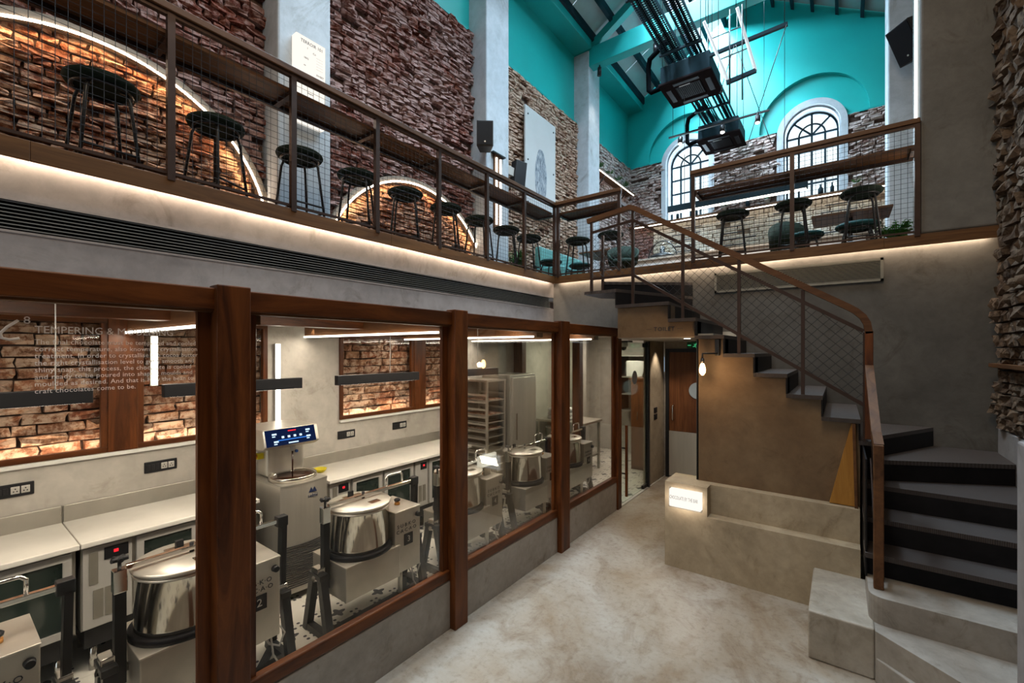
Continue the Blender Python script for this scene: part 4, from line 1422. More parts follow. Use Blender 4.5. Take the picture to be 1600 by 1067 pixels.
pt = struct('glass_partition', (-3.9, 6.2, 0))
MB().box(-4.55, -4.37, 6.14, 6.26, 0, 2.44).build('post', 'wood_z', pt, bevel=0.004)
MB().box(-3.40, -3.27, 6.14, 6.26, 0, 2.44).build('post', 'wood_z', pt, bevel=0.004)
MB().box(-4.37, -3.40, 6.15, 6.25, 2.30, 2.44).build('head_rail', 'wood_x', pt)
MB().box(-4.37, -3.40, 6.195, 6.205, 0.02, 2.30).build('pane', 'glass_green', pt)
# room beyond
wkb = struct('wall_prep_room')
MB().box(-5.2, XG - 0.05, 9.0, 9.2, 0, 2.45).build('back', 'plaster_kitchen', wkb)
MB().box(-4.55, -3.98, 7.6, 7.75, 0, 2.45).build('stub', 'plaster_kitchen', wkb)
MB().box(XG - 0.10, XG - 0.02, 6.86, 7.66, 0, 2.45).build('side', 'bench_plaster', wkb, bevel=0.01)
tb_ = thing('sink_table', 'steel prep table with folded white cloths in the room beyond the partition', 'table', (-4.0, 7.1, 0))
MB().box(-4.5, -3.5, 6.75, 7.45, 0.86, 0.90).build('top', 'steel', tb_, bevel=0.004)
for x in (-4.45, -3.55):
    for y in (6.80, 7.40):
        MB().box(x - 0.02, x + 0.02, y - 0.02, y + 0.02, 0, 0.86).build('leg', 'steel_matt', tb_)
MB().box(-4.45, -3.55, 6.8, 7.4, 0.25, 0.28).build('shelf', 'steel_matt', tb_)
cl = thing('cloth_pile', 'pile of folded white cloths on the steel prep table', 'cloths', (-4.1, 7.05, 0.9))
for i in range(3):
    MB().box(-4.32 + 0.01 * i, -3.86, 6.85, 7.2 - 0.01 * i, 0.902 + 0.07 * i, 0.965 + 0.07 * i).build('cloth', 'linen', cl, bevel=0.025, seg=3)
bn = thing('waste_bin', 'white plastic bin standing under the steel prep table', 'bin', (-4.25, 6.95, 0.29))
MB().lathe([(0.13, 0), (0.17, 0.45), (0.18, 0.45), (0.18, 0.47), (0.16, 0.47)], (-4.22, 6.98, 0.282), 20).build('shell', 'white_plastic', bn)
su = thing('wall_shelf_unit', 'dark shelf unit with white boxes and yellow tape rolls in the back room', 'shelf', (-3.2, 8.7, 0))
for x in (-3.62, -3.02):
    MB().box(x - 0.015, x + 0.015, 8.55, 8.95, 0.9, 2.05).build('side', 'black_metal', su)
for z in (0.92, 1.25, 1.60, 2.03):
    MB().box(-3.62, -3.02, 8.55, 8.95, z, z + 0.02).build('board', 'steel_matt', su)
for i, z in enumerate((1.62,)):
    q = thing('carton', 'white storage box on the upper board of the dark back room shelf', 'box', (-3.3, 8.7, z))
    MB().box(-3.5, -3.1, 8.57, 8.85, z + 0.001, z + 0.32).build('body', 'white_plastic', q, bevel=0.01)
for i, z in enumerate((1.27, 1.40)):
    q = thing('tape_roll', ['lower yellow roll stacked on the dark back room shelf', 'upper yellow roll stacked on the dark back room shelf'][i], 'roll', (-3.3, 8.62, z), 'yellow rolls in the back room')
    MB().lathe([(0.03, 0), (0.07, 0.0), (0.075, 0.06), (0.07, 0.12), (0.03, 0.12)], (-3.28, 8.64, z + 0.002), 20).build('ring', 'yellow_plastic', q)
wc = thing('wood_cabinet', 'brown wooden cabinet with microwave shelf seen through the glass door', 'cabinet', (-2.8, 8.0, 0))
MB().box(-3.06, -2.55, 7.72, 8.55, 0, 1.62).build('body', 'door_wood', wc, bevel=0.004)
MB().box(-3.09, -2.53, 7.70, 8.57, 1.62, 1.65).build('top', 'door_wood', wc)
for a, b in ((-3.05, -2.81), (-2.80, -2.56)):
    dd = MB().box(a, b, 7.70, 7.72, 0.06, 1.58).build('door', 'door_wood', wc, bevel=0.002)
    MB().bar(((a + b) / 2, 7.68, 0.9), ((a + b) / 2, 7.68, 1.05), 0.012, 0.012).build('handle', 'chrome', dd)
kt = thing('kettle', 'dark kettle on top of the brown wooden cabinet', 'kettle', (-2.85, 8.0, 1.65))
MB().lathe([(0.09, 0), (0.10, 0.03), (0.07, 0.16), (0.03, 0.19), (0.01, 0.21)], (-2.85, 8.0, 1.651), 20).build('body', 'black_metal', kt)
MB().tube([(-2.78, 8.0, 1.80), (-2.70, 8.0, 1.78), (-2.71, 8.0, 1.70)], 0.012, 6).build('handle', 'black_plastic', kt)
bl_ = thing('window_screen', 'pale blue lit screen on the back room wall', 'screen', (-2.85, 8.95, 1.85))
MB().box(-3.0, -2.6, 8.97, 8.995, 1.72, 2.02).build('panel', 'glow_text', bl_)
for x, y in ((-3.8, 7.0), (-3.0, 7.2), (-3.4, 8.2)):
    area('prep_room_fill', (x, y, 2.42), (0, 0, -1), 0.25, 0.25, 16, WARM2)  # added fill to brighten the dark room beyond, no fixtures there

# ------------------------------------------------------------------ passage under the stairs
ps = struct('wall_passage')
MB().box(-1.16, -1.02, 4.90, 7.7, 0, 2.29).build('right_side', 'plaster_warm', ps)
MB().box(XG - 0.02, -1.02, 7.66, 7.8, 0, 2.45).build('end', 'bench_plaster', ps)
cp = struct('ceiling_passage')
MB().box(XG + 0.0, -1.02, YB + 0.06, 7.7, 2.30, 2.38).build('soffit', 'plaster_kitchen', cp)
d2 = struct('door_2', (-1.9, 7.6, 0))
MB().box(-2.34, -1.30, 7.60, 7.645, 0.02, 2.12).build('leaf', 'door_wood', d2)
MB().box(-2.34, -1.30, 7.592, 7.60, 0.03, 0.79).build('kick_plate', 'steel', d2, label='brushed steel kick plate')
MB().box(-2.40, -1.24, 7.59, 7.65, 2.12, 2.18).build('head', 'black_metal', d2)
MB().box(-2.40, -2.345, 7.59, 7.65, 0, 2.12).build('jamb', 'black_metal', d2)
MB().tube([(-2.27, 7.60, 0.98), (-2.27, 7.555, 0.98), (-2.27, 7.55, 1.0), (-2.27, 7.55, 1.20), (-2.27, 7.555, 1.22), (-2.27, 7.60, 1.22)], 0.011, 8).build('handle', 'chrome', d2, label='chrome pull handle')
MB().cyl((-1.88, 7.60, 1.49), (-1.88, 7.585, 1.49), 0.135, n=32).build('round_plate', 'mirror_disc', d2)
ex = thing('exit_sign', 'small green running man exit sign above the wooden toilet door', 'sign', (-1.95, 7.64, 2.24))
MB().box(-2.05, -1.83, 7.60, 7.62, 2.185, 2.285).build('panel', 'green_sign', ex)
m = MB()
m.cyl((-1.90, 7.598, 2.262), (-1.90, 7.60, 2.262), 0.010, n=10)
for a, b in (((-1.905, 2.25), (-1.925, 2.222)), ((-1.925, 2.222), (-1.905, 2.200)), ((-1.925, 2.222), (-1.955, 2.212)), ((-1.912, 2.246), (-1.885, 2.236)), ((-1.912, 2.246), (-1.938, 2.248))):
    m.bar((a[0], 7.598, a[1]), (b[0], 7.598, b[1]), 0.004, 0.009, (0, 0, 1))
m.bar((-2.035, 7.598, 2.235), (-1.985, 7.598, 2.235), 0.004, 0.012)
m.build('running_figure', 'glow_green', ex)
sw = thing('switch_plate', 'black double switch plate on the lit plaster pier beside the glass door', 'switch', (XG, 7.2, 1.1))
for z in (1.02, 1.13):
    pl = MB().box(XG - 0.021, XG - 0.008, 7.12, 7.26, z, z + 0.085).build('plate', 'black_plastic', sw, bevel=0.003)
    MB().box(XG - 0.009, XG - 0.004, 7.16, 7.22, z + 0.02, z + 0.065).build('rocker', 'black_metal', pl)
cm = thing('security_camera', 'white dome security camera above the glass door', 'camera', (-2.50, 6.1, 2.3))
MB().box(-2.62, -2.42, 6.0, 6.16, 2.27, 2.29).build('bracket', 'black_metal', cm)
MB().lathe([(0.055, 2.27), (0.055, 2.22), (0.045, 2.20)], (-2.52, 6.08, 0), 20).build('housing', 'white_plastic', cm)
MB().lathe([(0.038, 2.20), (0.036, 2.175), (0.02, 2.155), (0.003, 2.150)], (-2.52, 6.08, 0), 20).build('dome', 'black_plastic', cm)
dl = thing('downlight', 'small recessed downlight in the passage ceiling', 'light', (-1.5, 5.3, 2.29))
MB().cyl((-1.40, 5.20, 2.283), (-1.40, 5.20, 2.289), 0.035, n=16).build('lens', 'glow_spot', dl)
spot('passage_downlight', (-2.30, 7.2, 2.26), (-2.40, 7.2, 0.4), 26, WARM2, 75, 0.6)
spot('passage_downlight', (-1.75, 6.9, 2.26), (-1.85, 7.4, 0.2), 30, WARM2, 95, 0.8)
spot('passage_downlight', (-1.75, 5.4, 2.26), (-1.75, 5.3, 0.0), 34, WARM2, 110, 0.8)

# ------------------------------------------------------------------ staircase
st = struct('staircase', (-0.5, 5.2, 0))
YN = 4.63
NX = [0.13, -0.125, -0.385, -0.645, -0.905, -1.165, -1.43]
TZ = [1.58 + 0.18 * i for i in range(7)]
TH_ = 0.035


def tread(poly, z):
    return MB().prism(poly, 'z', z - TH_, z).build('tread', 'tread_metal', st)


def riser(a, b, z0, z1):
    return MB().prism([a, b, (b[0] - 0.02 * 0 + (-0.012 if abs(b[1] - a[1]) > abs(b[0] - a[0]) else 0), b[1] + (0.012 if abs(b[1] - a[1]) <= abs(b[0] - a[0]) else 0)),
                       (a[0] + (-0.012 if abs(b[1] - a[1]) > abs(b[0] - a[0]) else 0), a[1] + (0.012 if abs(b[1] - a[1]) <= abs(b[0] - a[0]) else 0))], 'z', z0, z1).build('riser', 'riser_black', st)


for i in range(6):
    tread([(NX[i + 1] - 0.01, YN), (NX[i], YN), (NX[i], YB + 0.05), (NX[i + 1] - 0.01, YB + 0.05)], TZ[i])
    riser((NX[i + 1], YN + 0.004), (NX[i + 1], YB + 0.05), TZ[i], TZ[i] + 0.18 - TH_)
PV = (-1.52, YB + 0.05)
tread([(NX[6], YN), (PV[0], PV[1]), (-1.53, PV[1]), (-2.03, YN + 0.02)], 2.66)
riser((-2.02, YN + 0.024), PV, 2.66, 2.84 - TH_)
tread([(-2.02, YN + 0.02), PV, (-1.53, PV[1]), (-2.43, 5.14), (-2.43, YN + 0.05)], 2.84)
riser((-2.43, 5.15), PV, 2.84, 3.02 - TH_)
tread([(-2.43, 5.14), PV, (-2.43, PV[1])], 3.02)
# lower winders and flight towards the entrance
tread([(0.13 - 0.01, YN + 0.03), (0.27, YN + 0.03), (0.27, 5.02), (0.72, YB + 0.05), (0.12, YB + 0.05)], 1.40)
riser((0.13, YN + 0.03), (0.13, YB + 0.05), 1.40, 1.58 - TH_)
tread([(0.26, 4.86), (XR, 5.32), (XR, YB + 0.05), (0.72, YB + 0.05), (0.26, 5.00)], 1.22)
MB().prism([(0.27, 5.02), (0.72, YB + 0.05), (0.708, YB + 0.05), (0.258, 5.03)], 'z', 1.22, 1.40 - TH_).build('riser', 'riser_black', st)
tread([(0.14, 4.68), (XR, 4.68), (XR, 5.34), (0.26, 4.88), (0.14, 4.88)], 1.045)
MB().prism([(0.14, 4.87), (0.26, 4.87), (XR, 5.33), (XR, 5.342), (0.26, 4.882), (0.14, 4.882)], 'z', 1.045, 1.22 - TH_).build('riser', 'riser_black', st)
FY = [4.68, 4.35, 4.08]
for i, (ya_, yb_, z) in enumerate(((4.35, 4.69, 0.868), (4.08, 4.36, 0.69))):
    tread([(0.14, ya_), (XR, ya_), (XR, yb_), (0.14, yb_)], z)
    riser((0.14, yb_ - 0.01), (XR, yb_ - 0.01), z, z + 0.177 - TH_)
MB().box(0.14, XR, 4.16, 4.172, 0.51, 0.655).build('riser', 'riser_black', st)
MB().box(0.142, 0.152, 4.10, 4.85, 0.512, 1.36).build('side_plate', 'riser_black', st)
# concrete entrance steps (rounded) at the foot
cs = struct('entrance_steps', (0.7, 3.7, 0))


def rounded(poly_pts, r, idx, n=6):
    out = []
    m_ = len(poly_pts)
    for i, p in enumerate(poly_pts):
        if i not in idx:
            out.append(p)
            continue
        a, b, c = Vector(poly_pts[i - 1]), Vector(p), Vector(poly_pts[(i + 1) % m_])
        u, w = (a - b).normalized(), (c - b).normalized()
        p0, p1 = b + u * r, b + w * r
        for k in range(n + 1):
            t_ = k / n
            q = p0 * (1 - t_) ** 2 + b * 2 * t_ * (1 - t_) + p1 * t_ ** 2
            out.append((q.x, q.y))
    return out


MB().prism(rounded([(0.15, 3.80), (XR, 3.80), (XR, 4.30), (0.15, 4.30)], 0.10, [0]), 'z', 0.0, 0.51).build('upper_step', 'curb_plaster', cs, bevel=0.012, seg=3)
MB().prism([(0.178, 3.70), (0.53, 3.405), (1.14, 2.90), (1.14, 3.85), (0.178, 3.85)], 'z', 0.0, 0.33).build('middle_step', 'curb_plaster', cs, bevel=0.012, seg=3)
MB().prism([(0.182, 3.69), (0.37, 3.50), (1.14, 2.45), (1.14, 3.85), (0.19, 3.85)], 'z', 0.0, 0.165).build('lower_step', 'curb_plaster', cs, bevel=0.01, seg=3)
MB().box(0.735, XR, 2.7, 3.42, 0.0, 1.68).build('newel_pier', 'plaster_grey', cs, bevel=0.012)
pd = struct('pedestal_block', (0, 4.1, 0))
MB().box(-0.185, 0.178, 3.71, 4.48, 0.0, 0.335).build('body', 'bench_top', pd, bevel=0.014, seg=3)
# plaster wall carrying the flight, with the passage opening
uw = struct('wall_under_stair')
pr_ = [(-2.02, 2.29), (-1.165, 2.29), (-1.165, 0.0), (0.128, 0.0), (0.128, 1.545)]
for i in range(6):
    pr_ += [(NX[i], TZ[i] - TH_ - 0.001), (NX[i + 1], TZ[i] - TH_ - 0.001)]
pr_ += [(NX[6], TZ[6] - TH_ - 0.001), (-2.02, TZ[6] - TH_ - 0.001)]
cl_ = []
for p in pr_:
    if not cl_ or (abs(p[0] - cl_[-1][0]) + abs(p[1] - cl_[-1][1])) > 1e-6:
        cl_.append(p)
MB().prism(cl_, 'y', 4.70, 4.84).build('face', 'plaster_brown', uw)
MB().box(-2.02, -1.9, 4.84, YB + 0.06, 2.29, 2.62).build('return', 'bench_plaster', uw)
MB().box(-2.02, -1.02, 4.72, YB + 0.06, 2.285, 2.32).build('soffit', 'plaster_kitchen', uw)
MB().box(-1.175, -1.155, 4.70, 4.86, 0, 2.285).build('edge_trim', 'black_metal', uw)
tl = thing('wall_lettering', 'small dark toilet lettering on the plaster above the passage', 'sign', (-1.55, 4.69, 2.37))
text('lettering', '\u00b7\u00b7\u00b7 TOILET \u00b7\u00b7\u00b7', 0.060, (-1.50, 4.698, 2.375), '-y', 'ink', tl, 'CENTER', 0.002, 1.0, 1.15)
aw = thing('timber_panel', 'amber tapered timber panel leaning below the lowest stair tread', 'panel', (0.0, 4.66, 0.84))
MB().prism([(-0.08, 0.845), (0.10, 0.845), (0.10, 1.54), (0.07, 1.54)], 'y', 4.655, 4.695).build('board', 'amber_wood', aw, bevel=0.004)
MB().bar((0.105, 4.64, 0.70), (0.085, 4.64, 1.54), 0.02, 0.03, (0, 1, 0)).build('edge_batten', 'oak_y', aw)
lp = thing('wall_lamp', 'black arm wall lamp with a glowing bare bulb under the stairs', 'lamp', (-0.98, 4.68, 2.2))
MB().box(-0.995, -0.955, 4.665, 4.70, 2.10, 2.26).build('back_plate', 'black_metal', lp, bevel=0.003)
MB().tube([(-0.975, 4.67, 2.12), (-0.99, 4.62, 2.12), (-1.07, 4.50, 2.12), (-1.07, 4.50, 2.06)], 0.008, 8).build('arm', 'black_metal', lp)
MB().cyl((-1.07, 4.50, 2.075), (-1.07, 4.50, 2.025), 0.016, 0.02, 14).build('socket', 'black_metal', lp)
MB().lathe([(0.012, 2.027), (0.022, 2.005), (0.030, 1.965), (0.026, 1.935), (0.012, 1.915), (0.003, 1.91)], (-1.07, 4.50, 0), 18).build('bulb', 'glow_bulb', lp)
point('bulb_light', (-1.07, 4.42, 1.96), 5.5, (1.0, 0.62, 0.30), 0.03)

# concrete bench with lit sign
be = struct('bench', (-0.6, 4.6, 0))
sx0, sx1, sz0, sz1 = -1.375, -1.075, 0.60, 0.775
MB().prism([(-1.42, 0.0), (0.125, 0.0), (0.125, 0.56), (-1.02, 0.56), (-1.02, 0.84), (-1.42, 0.84)], 'y', 4.47, 4.601, [[(sx0 - 0.008, sz0 - 0.012), (sx0 - 0.008, sz1 + 0.014), (sx1 + 0.012, sz1 + 0.014), (sx1 + 0.012, sz0 - 0.012)]]).build('front', 'bench_plaster', be)
MB().box(-1.42, 0.125, 4.60, 4.84, 0.0, 0.84).build('back', 'bench_plaster', be)
ls = thing('light_sign', 'white lit sign reading chocolate by the bar set in the bench end', 'sign', (-1.22, 4.47, 0.6))
MB().box(sx0, sx1, 4.455, 4.59, sz0, sz1).build('lightbox', 'glow_sign', ls, bevel=0.012, seg=3)
text('lettering', 'CHOCOLATE BY THE BAR', 0.050, ((sx0 + sx1) / 2 - 0.01, 4.4535, 0.695), '-y', 'ink', ls, 'CENTER', 0.001, 0.42, 1.1)
area('sign_glow', (-1.22, 4.44, 0.69), (0, -1, -0.4), 0.28, 0.15, 2.2, WARM2)
area('sign_glow_wall', (-1.22, 4.40, 0.69), (0, 1, -0.15), 0.28, 0.15, 1.2, WARM2)

# ------------------------------------------------------------------ balcony railings


def wire_panel(parent, axis, fixed, a0, a1, z0, z1, pitch=0.05, r=0.0017):
    m_ = MB()
    n_ = max(1, round((a1 - a0) / pitch))
    for i in range(1, n_):
        a = a0 + (a1 - a0) * i / n_
        p = [(fixed, a, z0), (fixed, a, z1)] if axis == 'y' else [(a, fixed, z0), (a, fixed, z1)]
        m_.tube(p, r, 4)
    n_ = round((z1 - z0) / pitch)
    for i in range(1, n_):
        z = z0 + (z1 - z0) * i / n_
        p = [(fixed, a0, z), (fixed, a1, z)] if axis == 'y' else [(a0, fixed, z), (a1, fixed, z)]
        m_.tube(p, r, 4)
    o_ = m_.build('wire_mesh', 'black_metal', parent)
    o_['kind'] = 'stuff'
    return o_


def railing(lab, axis, fixed, posts_, ends_, inward):
    loc = (fixed, (ends_[0] + ends_[1]) / 2, FT) if axis == 'y' else ((ends_[0] + ends_[1]) / 2, fixed, FT)
    t = thing('balcony_railing', lab, 'railing', loc, 'steel mesh balcony railings with timber caps')

    def B(a0, a1, lo, hi, z0, z1):
        m_ = MB()
        if axis == 'y':
            m_.box(fixed + lo, fixed + hi, a0, a1, z0, z1)
        else:
            m_.box(a0, a1, fixed + lo, fixed + hi, z0, z1)
        return m_
    sfx = 'y' if axis == 'y' else 'x'
    B(ends_[0], ends_[1], -0.035, 0.030, RT - 0.048, RT).build('cap_rail', 'oak_' + sfx, t, bevel=0.004)
    B(ends_[0], ends_[1], -0.02, 0.015, RT - 0.078, RT - 0.048).build('top_tube', 'bronze_steel', t)
    B(ends_[0], ends_[1], -0.012, 0.008, FT + 0.018, FT + 0.036).build('bottom_tube', 'bronze_steel', t)
    for p in posts_:
        B(p - 0.021, p + 0.021, -0.024, 0.018, FT - 0.02, RT - 0.05).build('post', 'bronze_steel', t)
    ps_ = sorted(posts_)
    if ps_[0] > ends_[0] + 0.1:
        ps_ = [ends_[0]] + ps_
    for a, b in zip(ps_, ps_[1:]):
        wire_panel(t, axis, fixed - 0.002, a + 0.02, b - 0.02, FT + 0.03, RT - 0.075)
    return t


LP = [-0.64, 0.17, 0.98, 1.79, 2.59, 3.40, 4.22, 5.03, YB + 0.005]
railing('long mesh railing with timber cap along the left balcony edge', 'y', XV - 0.012, LP, (-3.9, YB + 0.03), -1)
railing('short mesh railing with timber cap left of the stair head', 'x', YB + 0.012, [XV + 0.05, -2.49], (XV - 0.03, -2.46), 1)
railing('mesh railing with timber cap on the rear mezzanine, ending at the dark column', 'x', YB + 0.012, [-1.50, -0.44, 0.60], (-1.53, 0.62), 1)


def bar_shelf(lab, x0, x1, y0, y1, z, along, step):
    t = thing('bar_shelf', lab, 'shelf', ((x0 + x1) / 2, (y0 + y1) / 2, z), 'timber bar shelves behind the railings')
    nb = 6
    for i in range(nb):
        if along == 'y':
            w = (x1 - x0) / nb
            MB().box(x0 + i * w + 0.001, x0 + (i + 1) * w - 0.001, y0, y1, z - 0.028, z).build('plank', 'oak_y', t)
        else:
            w = (y1 - y0) / nb
            MB().box(x0, x1, y0 + i * w + 0.001, y0 + (i + 1) * w - 0.001, z - 0.028, z).build('plank', 'oak_x', t)
    for q in step:
        if along == 'y':
            MB().box(x0, x1, q - 0.02, q + 0.02, z - 0.062, z - 0.028).build('bracket', 'bronze_steel', t)
        else:
            MB().box(q - 0.02, q + 0.02, y0, y1, z - 0.062, z - 0.028).build('bracket', 'bronze_steel', t)
    if along == 'y':
        MB().box(x0 - 0.012, x0 + 0.02, y0, y1, z - 0.068, z + 0.004).build('edge_angle', 'bronze_steel', t)
    else:
        MB().box(x0, x1, y1 - 0.02, y1 + 0.012, z - 0.068, z + 0.004).build('edge_angle', 'bronze_steel', t)
    return t


bar_shelf('long timber bar shelf behind the left balcony railing', XV - 0.33, XV - 0.045, -3.9, YB - 0.02, 4.275, 'y', LP)
bar_shelf('short timber bar shelf behind the railing left of the stair head', XV + 0.03, -2.48, YB + 0.045, YB + 0.32, 4.275, 'x', [XV + 0.05, -2.5])
bar_shelf('timber bar shelf behind the rear mezzanine railing', -1.50, 0.60, YB + 0.045, YB + 0.32, 4.19, 'x', [-1.48, -0.44, 0.58])

# ------------------------------------------------------------------ stair railing with diamond mesh
sr = thing('stair_railing', 'timber handrail on bronze posts with diamond mesh down the staircase', 'railing', (-0.8, 4.68, 1.6))
YR = 4.67
hr = [(-2.36, YR, 3.665), (-1.86, YR, 3.72)]
slope_pts = [(-1.86, YR, 3.725), (-1.80, YR, 3.70), (0.06, YR, 2.51), (0.13, YR, 2.455), (0.172, YR, 2.39), (0.185, YR, 2.30), (0.185, YR, 1.62)]
m = MB()


def flat_rail(mb, pts, w, h):
    for a, b in zip(pts, pts[1:]):
        d = (Vector(b) - Vector(a)).normalized() * 0.008
        mb.bar(Vector(a) - d, Vector(b) + d, w, h, (0, 0, 1) if abs(d.z) < 0.0078 else (1, 0, 0))


rp = [Vector((p[0], p[2])) for p in [(-2.38, 0, 3.66), (-1.87, 0, 3.725), (-1.82, 0, 3.71)] + [(p[0], 0, p[2]) for p in ((0.05, 0, 2.515), (0.10, 0, 2.478), (0.145, 0, 2.43), (0.172, 0, 2.375), (0.185, 0, 2.29))]]
up_, dn_ = [], []
for i, p in enumerate(rp):
    d = ((rp[min(i + 1, len(rp) - 1)] - p).normalized() + (p - rp[max(i - 1, 0)]).normalized()).normalized()
    nrm = Vector((-d.y, d.x))
    up_.append(tuple(p + nrm * 0.026))
    dn_.append(tuple(p - nrm * 0.026))
m.prism(up_ + dn_[::-1], 'y', YR - 0.028, YR + 0.028)
m.build('handrail', 'oak_x', sr)
MB().box(0.158, 0.212, YR - 0.028, YR + 0.028, 1.42, 2.31).build('newel', 'wood_z', sr, bevel=0.004)
MB().box(0.146, 0.166, YR - 0.018, YR + 0.018, 1.40, 2.30).build('post', 'bronze_steel', sr)
for x in (-2.33, -1.83, -1.30, -0.78, -0.27):
    top = 3.66 if x < -1.86 else 3.725 - (x + 1.86) * 0.642
    zb_ = 2.84 if x < -2.03 else (2.66 if x < -1.43 else TZ[[k for k in range(6) if NX[k + 1] <= x][0]])
    MB().box(x - 0.014, x + 0.014, YR - 0.014, YR + 0.014, zb_, top - 0.02).build('post', 'bronze_steel', sr)
MB().box(-2.42, -2.392, 5.12, 5.148, 2.84, 3.60).build('post', 'bronze_steel', sr)
MB().bar((-2.33, YR, 3.52), (-1.83, YR, 3.58), 0.025, 0.025).build('upper_tube', 'bronze_steel', sr)
MB().bar((-1.83, YR, 3.58), (0.15, YR, 2.31), 0.025, 0.03).build('upper_tube', 'bronze_steel', sr)
MB().bar((-1.83, YR, 2.98), (0.15, YR, 1.70), 0.025, 0.03).build('lower_tube', 'bronze_steel', sr)
MB().bar((-2.33, YR, 2.98), (-1.83, YR, 2.98), 0.025, 0.025).build('lower_tube', 'bronze_steel', sr)
m = MB()
sl = (1.70 - 2.98) / 1.98


def zlo(x):
    return 2.98 if x < -1.83 else 2.98 + (x + 1.83) * sl


def zhi(x):
    return 3.52 + (x + 2.33) * 0.12 if x < -1.83 else 3.58 + (x + 1.83) * (2.31 - 3.58) / 1.98


for sgn in (1, -1):
    k = -4.6
    while k < 4.6:
        pts = []
        n_ = 160
        prev = None
        for i in range(n_ + 1):
            x = -2.33 + 2.48 * i / n_
            z = 2.6 + k + sgn * (x + 1.1)
            ins = zlo(x) < z < zhi(x)
            if ins:
                if prev is None:
                    prev = (x, YR, z)
                last = (x, YR, z)
            elif prev is not None:
                if (Vector(last) - Vector(prev)).length > 0.02:
                    m.tube([prev, last], 0.0017, 4)
                prev = None
        if prev is not None and (Vector(last) - Vector(prev)).length > 0.02:
            m.tube([prev, last], 0.0017, 4)
        k += 0.085
o = m.build('diamond_mesh', 'black_metal', sr)
o['kind'] = 'stuff'
lr = thing('stair_railing', 'lower timber handrail and mesh beside the winding steps', 'railing', (0.2, 4.3, 0.51))
m = MB()
flat_rail(m, [(0.185, YR, 2.02), (0.20, 4.05, 1.56), (0.208, 3.96, 1.49)], 0.055, 0.05)
m.build('handrail', 'oak_y', lr)
MB().box(0.180, 0.236, 3.92, 3.978, 0.51, 1.50).build('newel', 'oak_y', lr, bevel=0.006)
m = MB()
for k in range(60):
    c = -1.5 + 0.06 * k
    for sgn in (1, -1):
        seg = []
        for i in range(61):
            y = 3.98 + (YR - 3.98) * i / 60
            z = 1.1 + c + sgn * (y - 4.3)
            lo_, hi_ = 0.72 + (y - 3.98) * 0.78, 1.42 + (y - 3.98) * 0.72
            if lo_ < z < hi_:
                seg.append((0.20, y, z))
        if len(seg) > 2:
            m.tube([seg[0], seg[-1]], 0.0022, 4)
o = m.build('diamond_mesh', 'bronze_steel', lr)
o['kind'] = 'stuff'
MB().bar((0.20, 3.98, 0.72), (0.20, YR, 1.26), 0.02, 0.02).build('lower_tube', 'bronze_steel', lr)
rh = thing('wall_handrail', 'timber handrail fixed to the rough stone wall at the right edge', 'handrail', (XR - 0.06, 5, 2.0))
MB().box(XR - 0.075, XR - 0.025, 3.0, 5.78, 2.0, 2.035).build('rail', 'oak_y', rh, bevel=0.004)
for y in (5.6, 4.6, 3.6):
    MB().bar((XR - 0.05, y, 1.995), (XR + 0.05, y, 1.95), 0.014, 0.014).build('bracket', 'black_metal', rh)

# ------------------------------------------------------------------ bar stools


def bar_stool(h, leg_mat='black_metal', seat='seat_green'):
    t = thing('bar_stool', 'round upholstered bar stool', 'stool', (0, 0, 0))
    R = 0.195
    MB().lathe([(0.16, h - 0.065), (0.185, h - 0.055), (R, h - 0.035), (R - 0.005, h - 0.018), (0.17, h - 0.004), (0.09, h), (0.01, h - 0.002)], (0, 0, 0), 32).build('seat', seat, t)
    MB().tube([(0.15 * math.cos(a), 0.15 * math.sin(a), h - 0.072) for a in [2 * PI * i / 20 for i in range(20)]], 0.010, 6, closed=True).build('seat_ring', leg_mat, t)
    for k in range(4):
        a = PI / 4 + k * PI / 2
        c, s = math.cos(a), math.sin(a)
        MB().tube([(0.10 * c, 0.10 * s, h - 0.070), (0.135 * c, 0.135 * s, h - 0.080), (0.155 * c, 0.155 * s, h - 0.13), (0.225 * c, 0.225 * s, 0.0)], 0.011, 8).build('leg', leg_mat, t)
    for k in range(4):
        a, b = PI / 4 + k * PI / 2, PI / 4 + (k + 1) * PI / 2
        z = 0.20 if k % 2 else 0.15
        r = 0.155 + 0.07 * (h - 0.13 - z) / (h - 0.13)
        MB().tube([(r * math.cos(a), r * math.sin(a), z), (r * math.cos(b), r * math.sin(b), z)], 0.009, 6).build('footrest', leg_mat, t)
    return t


SH = 0.69
s0 = bar_stool(SH)
ZS = MZ
row = [(0.71, 'first bar stool from the left, before the near lit arch'), (1.37, 'second bar stool from the left, beside the foot of the near lit arch'),
       (2.03, 'bar stool before the white pilaster that carries the lit poster'), (2.62, 'fourth bar stool from the left, before bare brick by the far arch'),
       (3.23, 'bar stool under the crown of the far lit arch'), (3.86, 'bar stool at the right flank of the far lit arch'),
       (4.48, 'bar stool left of the second pilaster, partly behind a railing post'), (5.08, 'bar stool before the second white pilaster with the upright lamp'),
       (5.66, 'last bar stool of the left balcony, beside the corner post')]
first = True
for i, (y, lab) in enumerate(row):
    t = s0 if first else copy_tree(s0)
    first = False
    t.location = (-3.90, y, ZS)
    t.rotation_euler = (0, 0, [0.1, 0.5, 0.0, 0.75, 0.8, 0.6, 0.3, 0.7, 0.2][i])
    tag(t, 'dark green ' + lab, 'stool', 'dark round bar stools along the left balcony')
row2 = [(-3.36, 6.25, 'round bar stool behind the short railing, right of the corner post'), (-2.80, 6.25, 'round bar stool at the stair head, behind the railing end post'),
        (-1.12, 6.25, 'round bar stool behind the left half of the rear railing'), (-0.46, 6.25, 'round bar stool behind the middle post of the rear railing'),
        (0.18, 6.22, 'round bar stool nearest the dark column on the rear mezzanine')]
